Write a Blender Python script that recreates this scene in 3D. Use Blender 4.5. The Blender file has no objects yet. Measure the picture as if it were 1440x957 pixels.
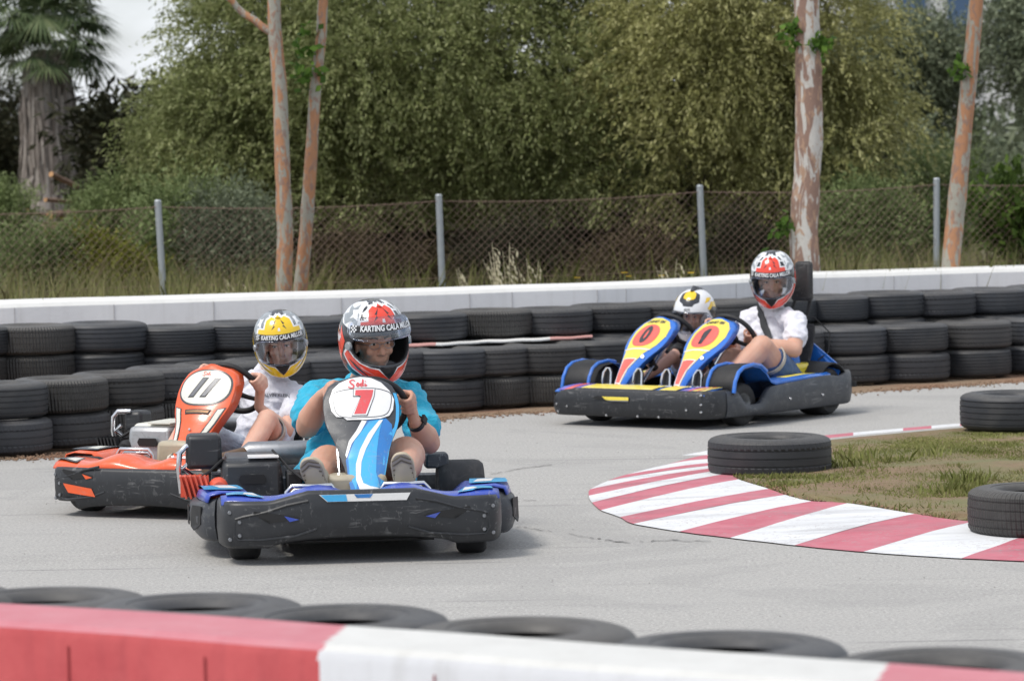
import bpy, bmesh, math, random
import numpy as np
from mathutils import Vector, Matrix, Quaternion, noise
PI = math.pi
S = bpy.context.scene
COL = S.collection
rnd = random.Random(7)

# ---------------------------------------------------------------- camera
F_PX = 5000.0
PITCH = math.atan(258.5 / F_PX)
ROLL = math.radians(1.0)
CAMP = Vector((0, 0, 1.5))
_F = Vector((0, math.cos(PITCH), -math.sin(PITCH)))
_R0 = Vector((1, 0, 0)); _U0 = Vector((0, math.sin(PITCH), math.cos(PITCH)))
_R = _R0 * math.cos(ROLL) - _U0 * math.sin(ROLL)
_U = _U0 * math.cos(ROLL) + _R0 * math.sin(ROLL)
cd = bpy.data.cameras.new('camera'); cam = bpy.data.objects.new('camera', cd); COL.objects.link(cam)
m = Matrix((( _R.x, _U.x, -_F.x, 0), (_R.y, _U.y, -_F.y, 0), (_R.z, _U.z, -_F.z, 1.5), (0, 0, 0, 1)))
cam.matrix_world = m
cd.sensor_width = 36; cd.sensor_fit = 'HORIZONTAL'; cd.lens = F_PX / 1440 * 36
cd.clip_start = .1; cd.clip_end = 1500
cd.dof.use_dof = True; cd.dof.focus_distance = 14.2; cd.dof.aperture_fstop = 6.5
S.camera = cam

def ray(px, py):
    return _F + _R * ((px - 720) / F_PX) - _U * ((py - 478.5) / F_PX)
def G(px, py, z=0.0):            # where the measured line of sight meets the level z
    r = ray(px, py); t = (z - CAMP.z) / r.z
    return CAMP + r * t
def AY(px, py, Y):               # ... or the distance Y
    r = ray(px, py); return CAMP + r * (Y / r.y)

# ---------------------------------------------------------------- helpers
def tag(o, label=None, cat=None, group=None, kind=None):
    if label: o['label'] = label
    if cat: o['category'] = cat
    if group: o['group'] = group
    if kind: o['kind'] = kind
    return o
def empty(name, loc=(0, 0, 0), rz=0.0, parent=None):
    o = bpy.data.objects.new(name, None); COL.objects.link(o)
    o.location = loc; o.rotation_euler = (0, 0, rz); o.empty_display_size = .1
    if parent: o.parent = parent
    return o
def link(name, me, parent=None):
    o = bpy.data.objects.new(name, me); COL.objects.link(o)
    if parent: o.parent = parent
    return o
def copy_tree(o, parent=None):
    c = o.copy(); COL.objects.link(c); c.parent = parent
    for ch in [x for x in COL.objects if x.parent == o]: copy_tree(ch, c)
    return c

class MB:
    def __init__(s): s.v = []; s.f = []; s.mi = []
    def add(s, vs, fs, mi=0):
        b = len(s.v); s.v += [tuple(v) for v in vs]
        for f in fs: s.f.append([i + b for i in f]); s.mi.append(mi)
        return s
    def box(s, c, d, rot=None, mi=0, taper=1.0):
        vs = []
        for z in (-1, 1):
            t = taper if z > 0 else 1
            for x, y in ((-1, -1), (1, -1), (1, 1), (-1, 1)):
                v = Vector((x * d[0] / 2 * t, y * d[1] / 2 * t, z * d[2] / 2))
                if rot: v = rot @ v
                vs.append(v + Vector(c))
        return s.add(vs, [(3, 2, 1, 0), (4, 5, 6, 7), (0, 1, 5, 4), (1, 2, 6, 5), (2, 3, 7, 6), (3, 0, 4, 7)], mi)
    def tube(s, pts, r, n=8, mi=0, cap=True):
        pts = [Vector(p) for p in pts]
        if not hasattr(r, '__len__'): r = [r] * len(pts)
        rings = []; up = None
        for i, p in enumerate(pts):
            d = (pts[min(i + 1, len(pts) - 1)] - pts[max(i - 1, 0)]).normalized()
            if up is None:
                up = Vector((0, 0, 1)) if abs(d.z) < .9 else Vector((1, 0, 0))
            a = d.cross(up).normalized(); b = a.cross(d).normalized(); up = b
            rings.append([p + (a * math.cos(2 * PI * k / n) + b * math.sin(2 * PI * k / n)) * r[i] for k in range(n)])
        return s.loft(rings, mi, cap)
    def loft(s, rings, mi=0, cap=True, closed=True):
        n = len(rings[0]); vs = [v for r in rings for v in r]; fs = []
        for i in range(len(rings) - 1):
            for k in range(n if closed else n - 1):
                k2 = (k + 1) % n
                fs.append((i * n + k, i * n + k2, (i + 1) * n + k2, (i + 1) * n + k))
        if cap:
            fs.append(tuple(range(n - 1, -1, -1))); fs.append(tuple((len(rings) - 1) * n + k for k in range(n)))
        return s.add(vs, fs, mi)
    def lathe(s, prof, M=None, n=32, mi=0, closed=False):
        # prof = (r, z) list about local z
        M = M or Matrix.Identity(4); rings = []
        P = prof + [prof[0]] if closed else prof
        vs = []; fs = []
        k = len(prof)
        for j in range(n):
            a = 2 * PI * j / n
            for r, z in prof: vs.append(M @ Vector((r * math.cos(a), r * math.sin(a), z)))
        for j in range(n):
            j2 = (j + 1) % n
            for i in range(k if closed else k - 1):
                i2 = (i + 1) % k
                fs.append((j * k + i, j2 * k + i, j2 * k + i2, j * k + i2))
        return s.add(vs, fs, mi)
    def prism(s, poly, M, t, mi=0):
        # poly in local xy, thickness t along local z (0..t)
        n = len(poly)
        vs = [M @ Vector((x, y, 0)) for x, y in poly] + [M @ Vector((x, y, t)) for x, y in poly]
        fs = [tuple(range(n - 1, -1, -1)), tuple(range(n, 2 * n))] + [(i, (i + 1) % n, (i + 1) % n + n, i + n) for i in range(n)]
        return s.add(vs, fs, mi)
    def build(s, name, mats, parent=None, smooth=True, bevel=0, sub=0, angle=40, solid=0, off=0):
        me = bpy.data.meshes.new(name); me.from_pydata(s.v, [], s.f)
        if not isinstance(mats, (list, tuple)): mats = [mats]
        for m_ in mats: me.materials.append(m_)
        if len(mats) > 1: me.polygons.foreach_set('material_index', s.mi)
        bm = bmesh.new(); bm.from_mesh(me)
        bmesh.ops.recalc_face_normals(bm, faces=bm.faces)
        for f in bm.faces: f.smooth = smooth
        if smooth:
            ca = math.radians(angle)
            for e in bm.edges:
                if len(e.link_faces) == 2 and e.calc_face_angle(0) > ca: e.smooth = False
        bm.to_mesh(me); bm.free()
        o = link(name, me, parent)
        if solid:
            md = o.modifiers.new('solid', 'SOLIDIFY'); md.thickness = solid; md.offset = off
        if bevel:
            md = o.modifiers.new('bevel', 'BEVEL'); md.width = bevel; md.segments = 2; md.limit_method = 'ANGLE'; md.angle_limit = math.radians(35)
            md.harden_normals = False
        if sub:
            md = o.modifiers.new('sub', 'SUBSURF'); md.levels = sub; md.render_levels = sub
        return o

def npmesh(name, V, Fq, mats, parent=None, smooth=False):
    me = bpy.data.meshes.new(name)
    V = np.asarray(V, dtype=np.float32); Fq = np.asarray(Fq, dtype=np.int32)
    me.vertices.add(len(V)); me.vertices.foreach_set('co', V.ravel())
    k = Fq.shape[1]
    me.loops.add(Fq.size); me.loops.foreach_set('vertex_index', Fq.ravel())
    me.polygons.add(len(Fq))
    me.polygons.foreach_set('loop_start', np.arange(0, Fq.size, k, dtype=np.int32))
    me.polygons.foreach_set('loop_total', np.full(len(Fq), k, dtype=np.int32))
    me.update(calc_edges=True); me.validate()
    if not isinstance(mats, (list, tuple)): mats = [mats]
    for m_ in mats: me.materials.append(m_)
    return link(name, me, parent)

# ---------------------------------------------------------------- materials
def srgb(*c):
    return tuple(((x / 255) / 12.92 if x / 255 <= .04045 else ((x / 255 + .055) / 1.055) ** 2.4) for x in c)
class NT:
    def __init__(s, name):
        s.m = bpy.data.materials.new(name); s.m.use_nodes = True; s.t = s.m.node_tree; s.t.nodes.clear()
        s.out = s.n('ShaderNodeOutputMaterial'); s.b = s.n('ShaderNodeBsdfPrincipled')
        s.l(s.b.outputs[0], s.out.inputs[0])
    def n(s, t, **k):
        x = s.t.nodes.new(t)
        for a, v in k.items(): setattr(x, a, v)
        return x
    def l(s, a, b): s.t.links.new(a, b)
    def coord(s, kind='Object', scale=(1, 1, 1)):
        tc = s.n('ShaderNodeTexCoord'); mp = s.n('ShaderNodeMapping'); mp.inputs['Scale'].default_value = scale
        s.l(tc.outputs[kind], mp.inputs[0]); return mp.outputs[0]
    def noise(s, vec, scale, detail=4, rough=.6, dist=0):
        x = s.n('ShaderNodeTexNoise'); x.inputs['Scale'].default_value = scale; x.inputs['Detail'].default_value = detail
        x.inputs['Roughness'].default_value = rough; x.inputs['Distortion'].default_value = dist
        if vec is not None: s.l(vec, x.inputs['Vector'])
        return x.outputs['Fac']
    def ramp(s, fac, stops, interp='LINEAR'):
        x = s.n('ShaderNodeValToRGB'); x.color_ramp.interpolation = interp
        e = x.color_ramp.elements
        while len(e) < len(stops): e.new(.5)
        for i, (p, c) in enumerate(stops):
            e[i].position = p; e[i].color = (c[0], c[1], c[2], 1) if hasattr(c, '__len__') else (c, c, c, 1)
        s.l(fac, x.inputs[0]); return x.outputs[0]
    def mix(s, fac, a, b, mode='MIX'):
        x = s.n('ShaderNodeMix', data_type='RGBA', blend_type=mode)
        for i, v in ((0, fac), (6, a), (7, b)):
            if isinstance(v, (int, float)): x.inputs[i].default_value = v if i == 0 else (v, v, v, 1)
            elif isinstance(v, (tuple, list)): x.inputs[i].default_value = (*v[:3], 1)
            else: s.l(v, x.inputs[i])
        return x.outputs[2]
    def math(s, op, a, b=0.0, c=None):
        x = s.n('ShaderNodeMath', operation=op)
        for i, v in enumerate((a, b) if c is None else (a, b, c)):
            if isinstance(v, (int, float)): x.inputs[i].default_value = v
            else: s.l(v, x.inputs[i])
        return x.outputs[0]
    def bump(s, h, strength=.3, dist=.01):
        x = s.n('ShaderNodeBump'); x.inputs['Strength'].default_value = strength; x.inputs['Distance'].default_value = dist
        s.l(h, x.inputs['Height']); s.l(x.outputs[0], s.b.inputs['Normal']); return x
    def base(s, c):
        if isinstance(c, tuple): s.b.inputs['Base Color'].default_value = (*c[:3], 1)
        else: s.l(c, s.b.inputs['Base Color'])
    def set(s, **k):
        for a, v in k.items(): 
            i = s.b.inputs[a.replace('_', ' ')]
            if isinstance(v, (int, float)): i.default_value = v
            else: s.l(v, i)
        return s

def plain(name, c, rough=.5, metal=0.0, var=.15, scale=8, bump=0, spec=.5, coat=0, dirt=0, dirtc=(.18, .16, .14), scratch=0, scc=(.3, .3, .3)):
    t = NT(name); v = t.coord()
    f = t.noise(v, scale, 5, .6)
    col = t.mix(f, tuple(x * (1 - var) for x in c), tuple(min(1, x * (1 + var)) for x in c))
    if dirt:
        g = t.ramp(t.noise(v, scale * 2.3, 6, .7, .6), [(.5, 0.0), (.75, dirt)])
        col = t.mix(g, col, dirtc)
    if scratch:
        for k_, (sx, th) in enumerate((((2.5, 60, 40), .64), ((50, 6, 60), .66))):
            sn = t.noise(t.coord(scale=sx), 1.0, 3, .6, .8); pn = t.ramp(t.noise(v, 9 + k_ * 4, 3, .6), [(.45, 0.0), (.62, 1.0)])
            col = t.mix(t.math('MULTIPLY', t.ramp(sn, [(th - .05, 0.0), (th, scratch)]), pn), col, scc)
    t.base(col)
    t.set(Roughness=rough, Metallic=metal)
    t.b.inputs['Specular IOR Level'].default_value = spec
    if coat: t.b.inputs['Coat Weight'].default_value = coat; t.b.inputs['Coat Roughness'].default_value = .12
    r = t.noise(v, scale * 3, 4, .7)
    t.set(Roughness=t.math('MULTIPLY_ADD', r, .25, rough - .12))
    if bump: t.bump(t.noise(v, scale * 12, 3, .6), bump, .002)
    return t.m

TMP = bpy.data.scenes.new('workbench')
def evaluated_mesh(o):
    TMP.collection.objects.link(o); vl = TMP.view_layers[0]; vl.update(); dg = vl.depsgraph
    me = bpy.data.meshes.new_from_object(o.evaluated_get(dg)); bpy.data.objects.remove(o); return me
# ================================================================ world, light
w = bpy.data.worlds.new('World'); S.world = w; w.use_nodes = True
wt = w.node_tree; wt.nodes.clear()
SUN_EL, SUN_AZ = 58.0, 236.0      # azimuth: compass-like, clockwise from +Y
wo = wt.nodes.new('ShaderNodeOutputWorld'); bg = wt.nodes.new('ShaderNodeBackground'); sky = wt.nodes.new('ShaderNodeTexSky')
sky.sky_type = 'NISHITA'; sky.sun_disc = False; sky.sun_elevation = math.radians(SUN_EL); sky.sun_rotation = math.radians(SUN_AZ)
sky.air_density = 1.0; sky.dust_density = 2.0; sky.altitude = 50
tc = wt.nodes.new('ShaderNodeTexCoord'); mp = wt.nodes.new('ShaderNodeMapping'); mp.inputs['Scale'].default_value = (1, 1, 3)
nz = wt.nodes.new('ShaderNodeTexNoise'); nz.inputs['Scale'].default_value = 5; nz.inputs['Detail'].default_value = 8; nz.inputs['Roughness'].default_value = .55
rp = wt.nodes.new('ShaderNodeValToRGB'); rp.color_ramp.elements[0].position = .36; rp.color_ramp.elements[0].color = (.25,) * 3 + (1,)
rp.color_ramp.elements[1].position = .62; rp.color_ramp.elements[1].color = (1, 1, 1, 1)
mx = wt.nodes.new('ShaderNodeMix'); mx.data_type = 'RGBA'; mx.inputs[7].default_value = (8.0, 8.3, 8.8, 1)
wt.links.new(tc.outputs['Generated'], mp.inputs[0]); wt.links.new(mp.outputs[0], nz.inputs['Vector']); wt.links.new(nz.outputs['Fac'], rp.inputs[0])
wt.links.new(rp.outputs[0], mx.inputs[0]); wt.links.new(sky.outputs[0], mx.inputs[6]); wt.links.new(mx.outputs[2], bg.inputs[0])
bg.inputs[1].default_value = .11; wt.links.new(bg.outputs[0], wo.inputs[0])
sl = bpy.data.lights.new('sun', 'SUN'); sl.energy = 2.1; sl.angle = math.radians(16); sl.color = (1, .95, .88)
so = bpy.data.objects.new('sun', sl); COL.objects.link(so)
az = math.radians(SUN_AZ); el = math.radians(SUN_EL)
sd = Vector((math.sin(az) * math.cos(el), math.cos(az) * math.cos(el), math.sin(el)))
so.rotation_euler = (-sd).to_track_quat('-Z', 'Y').to_euler()
S.view_settings.view_transform = 'Standard'; S.view_settings.look = 'None'; S.view_settings.exposure = .28
S.view_settings.gamma = 1; S.view_settings.use_curve_mapping = False
S.render.resolution_x = 1024; S.render.resolution_y = 680
S.render.engine = 'CYCLES'

# ================================================================ ground
def m_asphalt():
    t = NT('asphalt'); v = t.coord()
    fine = t.noise(v, 75, 6, .85); mid = t.noise(v, 22, 4, .6); big = t.noise(t.coord(scale=(.5, 1.6, 1)), .9, 5, .6)
    c = t.ramp(fine, [(.36, (.17, .163, .155)), (.47, (.35, .343, .328)), (.54, (.40, .392, .376)), (.64, (.70, .69, .66))])
    c = t.mix(t.ramp(big, [(.3, 0.0), (.7, .5)]), c, (.36, .354, .344))
    c = t.mix(t.ramp(mid, [(.35, 0.0), (.8, .35)]), c, (.46, .445, .415))
    # darker rubbered line swept by the karts
    st = t.noise(t.coord(scale=(.25, 3.5, 1)), 2.0, 4, .6)
    c = t.mix(t.ramp(st, [(.5, 0.0), (.75, .22)]), c, (.29, .286, .28))
    pt = t.noise(v, .55, 4, .6, 1.5); c = t.mix(t.ramp(pt, [(.54, 0.0), (.57, .16)]), c, (.22, .218, .215))
    sk = t.noise(t.coord(scale=(.12, 9, 1)), 1.6, 3, .5, .6); km = t.noise(v, .8, 3, .5)
    c = t.mix(t.math('MULTIPLY', t.ramp(sk, [(.60, 0.0), (.68, .5)]), t.ramp(km, [(.48, 0.0), (.6, 1.0)])), c, (.13, .13, .13))
    t.base(c); t.set(Roughness=.88); t.b.inputs['Specular IOR Level'].default_value = .25
    t.bump(fine, .5, .004); return t.m
def m_soil(name, a, b, c2):
    t = NT(name); v = t.coord()
    f = t.noise(v, 14, 6, .75); g = t.noise(v, 1.6, 4, .6); h = t.noise(v, 70, 3, .7)
    c = t.ramp(f, [(.3, a), (.7, b)]); c = t.mix(t.ramp(g, [(.4, 0.0), (.6, .8)]), c, c2)
    c = t.mix(t.ramp(h, [(.6, 0.0), (.75, .5)]), c, (.35, .3, .24))
    t.base(c); t.set(Roughness=.95); t.bump(f, .8, .03); return t.m
M_ASPH = m_asphalt()
M_SOIL = m_soil('red_soil', (.20, .105, .06), (.34, .20, .13), (.27, .20, .13))
M_TURF = m_soil('turf_soil', (.19, .125, .075), (.27, .19, .115), (.17, .175, .075))
M_DRY = m_soil('dry_ground', (.09, .075, .04), (.19, .155, .09), (.07, .075, .03))

def sheet(name, poly, z, mat, thick=0):
    b = MB(); b.add([(p[0], p[1], z) for p in poly], [tuple(range(len(poly)))])
    o = b.build(name, mat, smooth=False); tag(o, kind='structure'); return o
sheet('ground', [(-400, -60), (400, -60), (400, 900), (-400, 900)], -.012, M_DRY)
edge_px = [(-500, 690), (-200, 662), (0, 646), (75, 643), (155, 638), (240, 628), (420, 608), (600, 592), (700, 583), (830, 577), (950, 569), (1080, 560), (1210, 552), (1330, 544), (1440, 537), (1700, 520)]
def jit(p, a=.03): return (p[0] + rnd.uniform(-a, a), p[1] + rnd.uniform(-a, a))
E = [G(*p) for p in edge_px]
Ed = []
for a, b in zip(E, E[1:]):
    for k in range(8): Ed.append(jit(a.lerp(b, k / 8), .025))
Ed.append((E[-1].x, E[-1].y))
soil = [(p[0] , p[1] + 1.2) for p in Ed]
sheet('soil_verge', [(-8, 14)] + [(p[0], p[1] - .8) for p in Ed] + [(9, 24)] + [(9, 27), (-8, 24)], -.006, M_SOIL)
trk = sheet('track', [(-9, -3), (12, -3), (12, Ed[-1][1])] + Ed[::-1] + [(-9, Ed[0][1])], 0.0, M_ASPH)

# asphalt cracks
M_CRACK = plain('crack_filler', (.11, .105, .10), .9)
def crack(pts, wd):
    b = MB(); P = []
    for (a, c) in zip(pts, pts[1:]):
        for k in range(10):
            q = G(a[0] + (c[0] - a[0]) * k / 10, a[1] + (c[1] - a[1]) * k / 10); P.append(q + Vector((0, rnd.uniform(-.03, .03), 0)))
    for i in range(len(P) - 1):
        if rnd.random() < .22: continue
        w1 = wd * rnd.uniform(.3, 1.2)
        b.add([P[i] + Vector((0, -w1, .004)), P[i + 1] + Vector((0, -w1 * .8, .004)), P[i + 1] + Vector((0, w1 * .8, .004)), P[i] + Vector((0, w1, .004))], [(0, 1, 2, 3)])
    tag(b.build('track_crack', M_CRACK, smooth=False), kind='structure')
crack([(690, 667), (740, 658), (800, 650)], .010)
crack([(722, 740), (770, 747), (830, 756), (880, 763), (930, 760), (1010, 762)], .011)
crack([(575, 757), (650, 748), (722, 741)], .008)
crack([(640, 700), (700, 706), (760, 703)], .006)

# ================================================================ kerb
C3 = lambda u, v: (820 + u / 2.3226, 530 + v / 2.3226)
bnd = [((318, 278), (420, 277)), ((240, 296), (420, 290)), ((145, 320), (421, 303)), ((80, 342), (424, 312)), ((25, 368), (430, 320)),
       ((19, 390), (442, 328)), ((29, 412), (480, 338)), ((58, 437), (508, 358)), ((120, 460), (606, 390)), ((165, 482), (660, 410)),
       ((315, 507), (746, 431)), ((480, 528), (865, 438)), ((690, 552), (1083, 474)), ((915, 574), (1275, 500)), ((1235, 595), (1560, 512)),
       ((1560, 608), (1900, 518)), ((1990, 614), (2330, 520))]
outer = [G(*C3(*o)) for o, i in bnd]; inner = [G(*C3(*i)) for o, i in bnd]
def cr(P, i, t):
    p0, p1, p2, p3 = P[max(i - 1, 0)], P[i], P[min(i + 1, len(P) - 1)], P[min(i + 2, len(P) - 1)]
    return .5 * ((2 * p1) + (p2 - p0) * t + (2 * p0 - 5 * p1 + 4 * p2 - p3) * t * t + (3 * p1 - p0 - 3 * p2 + p3) * t ** 3)
def m_paint(name, c, worn, wc, under=(.3, .29, .28), sc=5):
    t = NT(name); v = t.coord()
    f = t.noise(v, sc, 6, .7, .3); g = t.noise(v, sc * 9, 4, .8); h = t.noise(t.coord(scale=(.4, 2.2, 1)), 3, 4, .6)
    col = t.mix(t.ramp(f, [(.3, 0.0), (.8, worn)]), c, wc)
    col = t.mix(t.math('MULTIPLY', t.ramp(g, [(.54, 0.0), (.60, .75)]), t.ramp(t.noise(v, 3.5, 3, .6), [(.42, .1), (.6, 1.0)])), col, under)
    col = t.mix(t.ramp(h, [(.5, 0.0), (.72, .35)]), col, (.12, .11, .12))
    t.base(col); t.set(Roughness=.75); t.bump(g, .4, .003); return t.m
M_KRED = m_paint('kerb_red', (.46, .10, .14), .75, (.58, .25, .29), (.34, .27, .27))
M_KWHT = m_paint('kerb_white', (.70, .71, .72), .6, (.58, .60, .62), (.42, .38, .37))
kb = MB()
ZI, ZO = .035, .005
for i in range(len(bnd) - 1):
    n = 10; red = (i % 2 == 0)
    rows = []
    for k in range(n + 1):
        a = cr(outer, i, k / n); c = cr(inner, i, k / n)
        row = []
        for q in range(9):
            u = q / 8
            p = a.lerp(c, u); sw = (.018 * math.sin(PI * u) * math.sin(i * 2.1 + k * .3)) + .014 * noise.noise(Vector((p.x * 7, p.y * 7, 1)))
            row.append(Vector((p.x, p.y + sw, ZO + (ZI - ZO) * math.sin(u * PI / 2))))
        rows.append(row)
    vs = [v for r in rows for v in r]
    fs = [(r * 9 + q, (r + 1) * 9 + q, (r + 1) * 9 + q + 1, r * 9 + q + 1) for r in range(n) for q in range(8)]
    kb.add(vs, fs, 0 if red else 1)
fo = [(958, 648.5), (1001, 640.5), (1060, 631.5), (1120, 624), (1177, 618), (1200, 615.8), (1270, 609.5), (1310, 606), (1350, 602.5), (1440, 594.5), (1540, 587)]
fi = [(1001, 648.5), (1020, 646), (1062, 640), (1120, 629.5), (1177, 623), (1200, 620.5), (1270, 614), (1310, 610.5), (1350, 607), (1440, 599.5), (1540, 592)]
far_red = [0, 1, 0, 1, 1, 0, 1, 0, 1, 0]
for i in range(len(fo) - 1):
    a, b, c, d = G(*fo[i]), G(*fo[i + 1]), G(*fi[i + 1]), G(*fi[i])
    kb.add([(a.x, a.y, .030), (b.x, b.y, .030), (c.x, c.y, .032), (d.x, d.y, .032)], [(0, 1, 2, 3)], 0 if far_red[i] else 1)
ko = kb.build('kerb', [M_KRED, M_KWHT], smooth=True); tag(ko, kind='structure')

# grass island inside the kerb
isl = [cr(inner, i, k / 5) for i in range(len(bnd) - 1) for k in range(5)] + [inner[-1]]
isl = [G(1001, 650)] + isl + [G(*p) for p in fi[::-1]][:-1]
island = [(p.x, p.y) for p in isl]
FARI = [G(a[0] + (b[0] - a[0]) * k / 4, a[1] + (b[1] - a[1]) * k / 4) for a, b in zip(fi, fi[1:]) for k in range(4)]
bm = bmesh.new(); vs = [bm.verts.new((x, y, .022)) for x, y in island]; f = bm.faces.new(vs)
bmesh.ops.triangulate(bm, faces=[f]); 
for _ in range(3):
    bmesh.ops.subdivide_edges(bm, edges=[e for e in bm.edges if e.calc_length() > .25], cuts=1, use_grid_fill=False); bmesh.ops.triangulate(bm, faces=bm.faces)
bnd_v = {v for e in bm.edges if e.is_boundary for v in e.verts}
for v in bm.verts:
    if v not in bnd_v:
        k_ = max(0, min(1, (min((v.co.xy - q.xy).length for q in FARI) - .1) / 1.6)); v.co.z += k_ * (.03 + .03 * noise.noise(v.co * 1.7)) + .006 * noise.noise(v.co * 8)
me = bpy.data.meshes.new('grass_island'); bm.to_mesh(me); bm.free(); me.materials.append(M_TURF)
tag(link('island_soil', me), kind='structure')
def inpoly(x, y, P):
    c = False; j = len(P) - 1
    for i in range(len(P)):
        if (P[i][1] > y) != (P[j][1] > y) and x < (P[j][0] - P[i][0]) * (y - P[i][1]) / (P[j][1] - P[i][1]) + P[i][0]: c = not c
        j = i
    return c

def m_leaf(name, cols, rough=.6, trans=.25, big=1.2):
    t = NT(name)
    gi = t.n('ShaderNodeNewGeometry')
    stops = [(i / max(1, len(cols) - 1), c) for i, c in enumerate(cols)]
    c = t.ramp(gi.outputs['Random Per Island'], stops)
    nf = t.noise(t.coord(), big, 3, .6)
    c = t.mix(t.ramp(nf, [(.42, 0.0), (.62, .6)]), c, tuple(x * .65 for x in cols[0]))
    t.base(c); t.set(Roughness=rough); t.b.inputs['Specular IOR Level'].default_value = .12
    tr = t.n('ShaderNodeBsdfTranslucent'); t.l(c, tr.inputs[0]); ms = t.n('ShaderNodeMixShader'); ms.inputs[0].default_value = trans
    t.l(t.b.outputs[0], ms.inputs[1]); t.l(tr.outputs[0], ms.inputs[2]); t.l(ms.outputs[0], t.out.inputs[0])
    return t.m
M_GRASS = m_leaf('grass_green', [(.17, .20, .05), (.26, .28, .09), (.34, .34, .14), (.30, .27, .12)])
M_DGRASS = m_leaf('grass_dry', [(.27, .25, .11), (.40, .36, .19), (.24, .26, .10), (.32, .33, .14)])
def blades(name, pts, hs, wd, mat, lean=.5, seed=1, label=None):
    R = np.random.RandomState(seed); n = len(pts); P = np.array(pts, dtype=float); H = np.array(hs)
    a = R.uniform(0, 2 * PI, n); side = np.stack([np.cos(a), np.sin(a), np.zeros(n)], 1)
    b = R.uniform(0, 2 * PI, n); L = R.uniform(0, lean, n)
    tip = P + np.stack([np.cos(b) * L * H, np.sin(b) * L * H, H], 1)
    mid = P + np.stack([np.cos(b) * L * H * .3, np.sin(b) * L * H * .3, H * .55], 1)
    w_ = (wd * R.uniform(.6, 1.3, n))[:, None]
    V = np.stack([P - side * w_, P + side * w_, mid + side * w_ * .8, tip, mid - side * w_ * .8], 1).reshape(-1, 3)
    Fq = np.arange(n * 5).reshape(n, 5)
    return npmesh(name, V, Fq, mat)
xs = [p[0] for p in island]; ys = [p[1] for p in island]
gp, gh, dp, dh = [], [], [], []
R0 = random.Random(3)
while len(gp) + len(dp) < 105000:
    x = R0.uniform(min(xs), min(max(xs), 4.2)); y = R0.uniform(min(ys), max(ys))
    if not inpoly(x, y, island): continue
    n1 = noise.noise(Vector((x * 1.1, y * 1.1, 3))); n2 = noise.noise(Vector((x * 3.5, y * 3.5, 9)))
    # bare earth near the front border of the island
    dfront = min((Vector((x, y)) - q.xy).length for q in inner[8:15])
    if dfront < .30 + .30 * n2 and R0.random() < .88: continue
    z = .02; far_ = min((Vector((x, y)) - q.xy).length for q in FARI); hk_ = max(.12, min(1, far_ / 1.5))
    if far_ < .12: continue
    if n1 + .5 * n2 > -.3 and R0.random() < .8: gp.append((x, y, z)); gh.append(R0.uniform(.018, .042) * (1 + max(0, n2) * .8) * hk_)
    else: dp.append((x, y, z)); dh.append(R0.uniform(.012, .04) * hk_)
for (px, py, n) in ((1360, 690, 150), (1345, 706, 110), (1200, 655, 110), (1310, 652, 60), (1185, 668, 70), (1250, 660, 50)):
    c = G(px, py)
    for _ in range(n):
        gp.append((c.x + R0.gauss(0, .06), c.y + R0.gauss(0, .09), .03)); gh.append(R0.uniform(.03, .08))
tag(blades('grass', gp, gh, .0045, M_GRASS, .9, 2), 'short green grass growing on the island inside the kerb', 'grass', kind='stuff')
tag(blades('dry_grass', dp, dh, .0045, M_DGRASS, 1.4, 3), 'dry yellowish grass on the island inside the kerb', 'dry grass', kind='stuff')

# ================================================================ walls
def m_wallpaint(name, c, c2, streak=.25, sc=3, dirt=(.35, .34, .32)):
    t = NT(name); v = t.coord()
    f = t.noise(v, sc, 6, .65); h = t.noise(t.coord(scale=(6, 6, .8)), 2.2, 5, .65); g = t.noise(v, 40, 4, .7)
    col = t.mix(f, c, c2); col = t.mix(t.ramp(h, [(.5, 0.0), (.8, streak)]), col, dirt)
    t.base(col); t.set(Roughness=.8); t.bump(t.mix(.5, f, g), .35, .008); return t.m
M_WALL = m_wallpaint('white_wall_paint', (.74, .76, .79), (.80, .82, .84), .22)
M_WTOP = m_wallpaint('white_coping_paint', (.68, .68, .66), (.76, .76, .74), .3, 6, (.5, .49, .46))
M_FRED = m_wallpaint('red_wall_paint', (.36, .035, .045), (.58, .12, .12), .5, 7, (.26, .04, .05))
M_FPINK = m_wallpaint('faded_toplit_red_paint', (.44, .12, .15), (.58, .25, .28), .45, 7, (.50, .28, .30))  # wall top red: faded paint, with light from above also painted into the colour
M_FWHT = m_wallpaint('foreground_white_paint', (.54, .55, .58), (.66, .67, .69), .35, 6)
M_FWTOP = m_wallpaint('foreground_coping_paint', (.52, .52, .50), (.66, .66, .64), .45, 6, (.42, .41, .39))
M_JOINT = plain('joint_gap', (.42, .42, .43), .9)
def wall_mesh(path, z, th, cham, y_sign=1):
    """path = front top edge points (xy); body goes th further away (+normal)."""
    pass
def offs(P, d):
    out = []
    for i, p in enumerate(P):
        t_ = (P[min(i + 1, len(P) - 1)] - P[max(i - 1, 0)]).normalized(); nrm = Vector((-t_.y, t_.x))
        out.append(p + nrm * d)
    return out
ZW = .65
fp = [(-1500, 478), (-900, 459), (-420, 444), (-200, 438), (0, 433), (120, 429), (240, 425.5), (360, 422), (480, 418.5), (600, 414.5), (720, 410.5), (840, 407), (960, 402.5), (1050, 397.5), (1140, 392), (1240, 388.5), (1340, 385), (1440, 382), (1640, 376), (1900, 369)]
FP = [G(px, py, ZW - .03).xy for px, py in fp]
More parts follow.
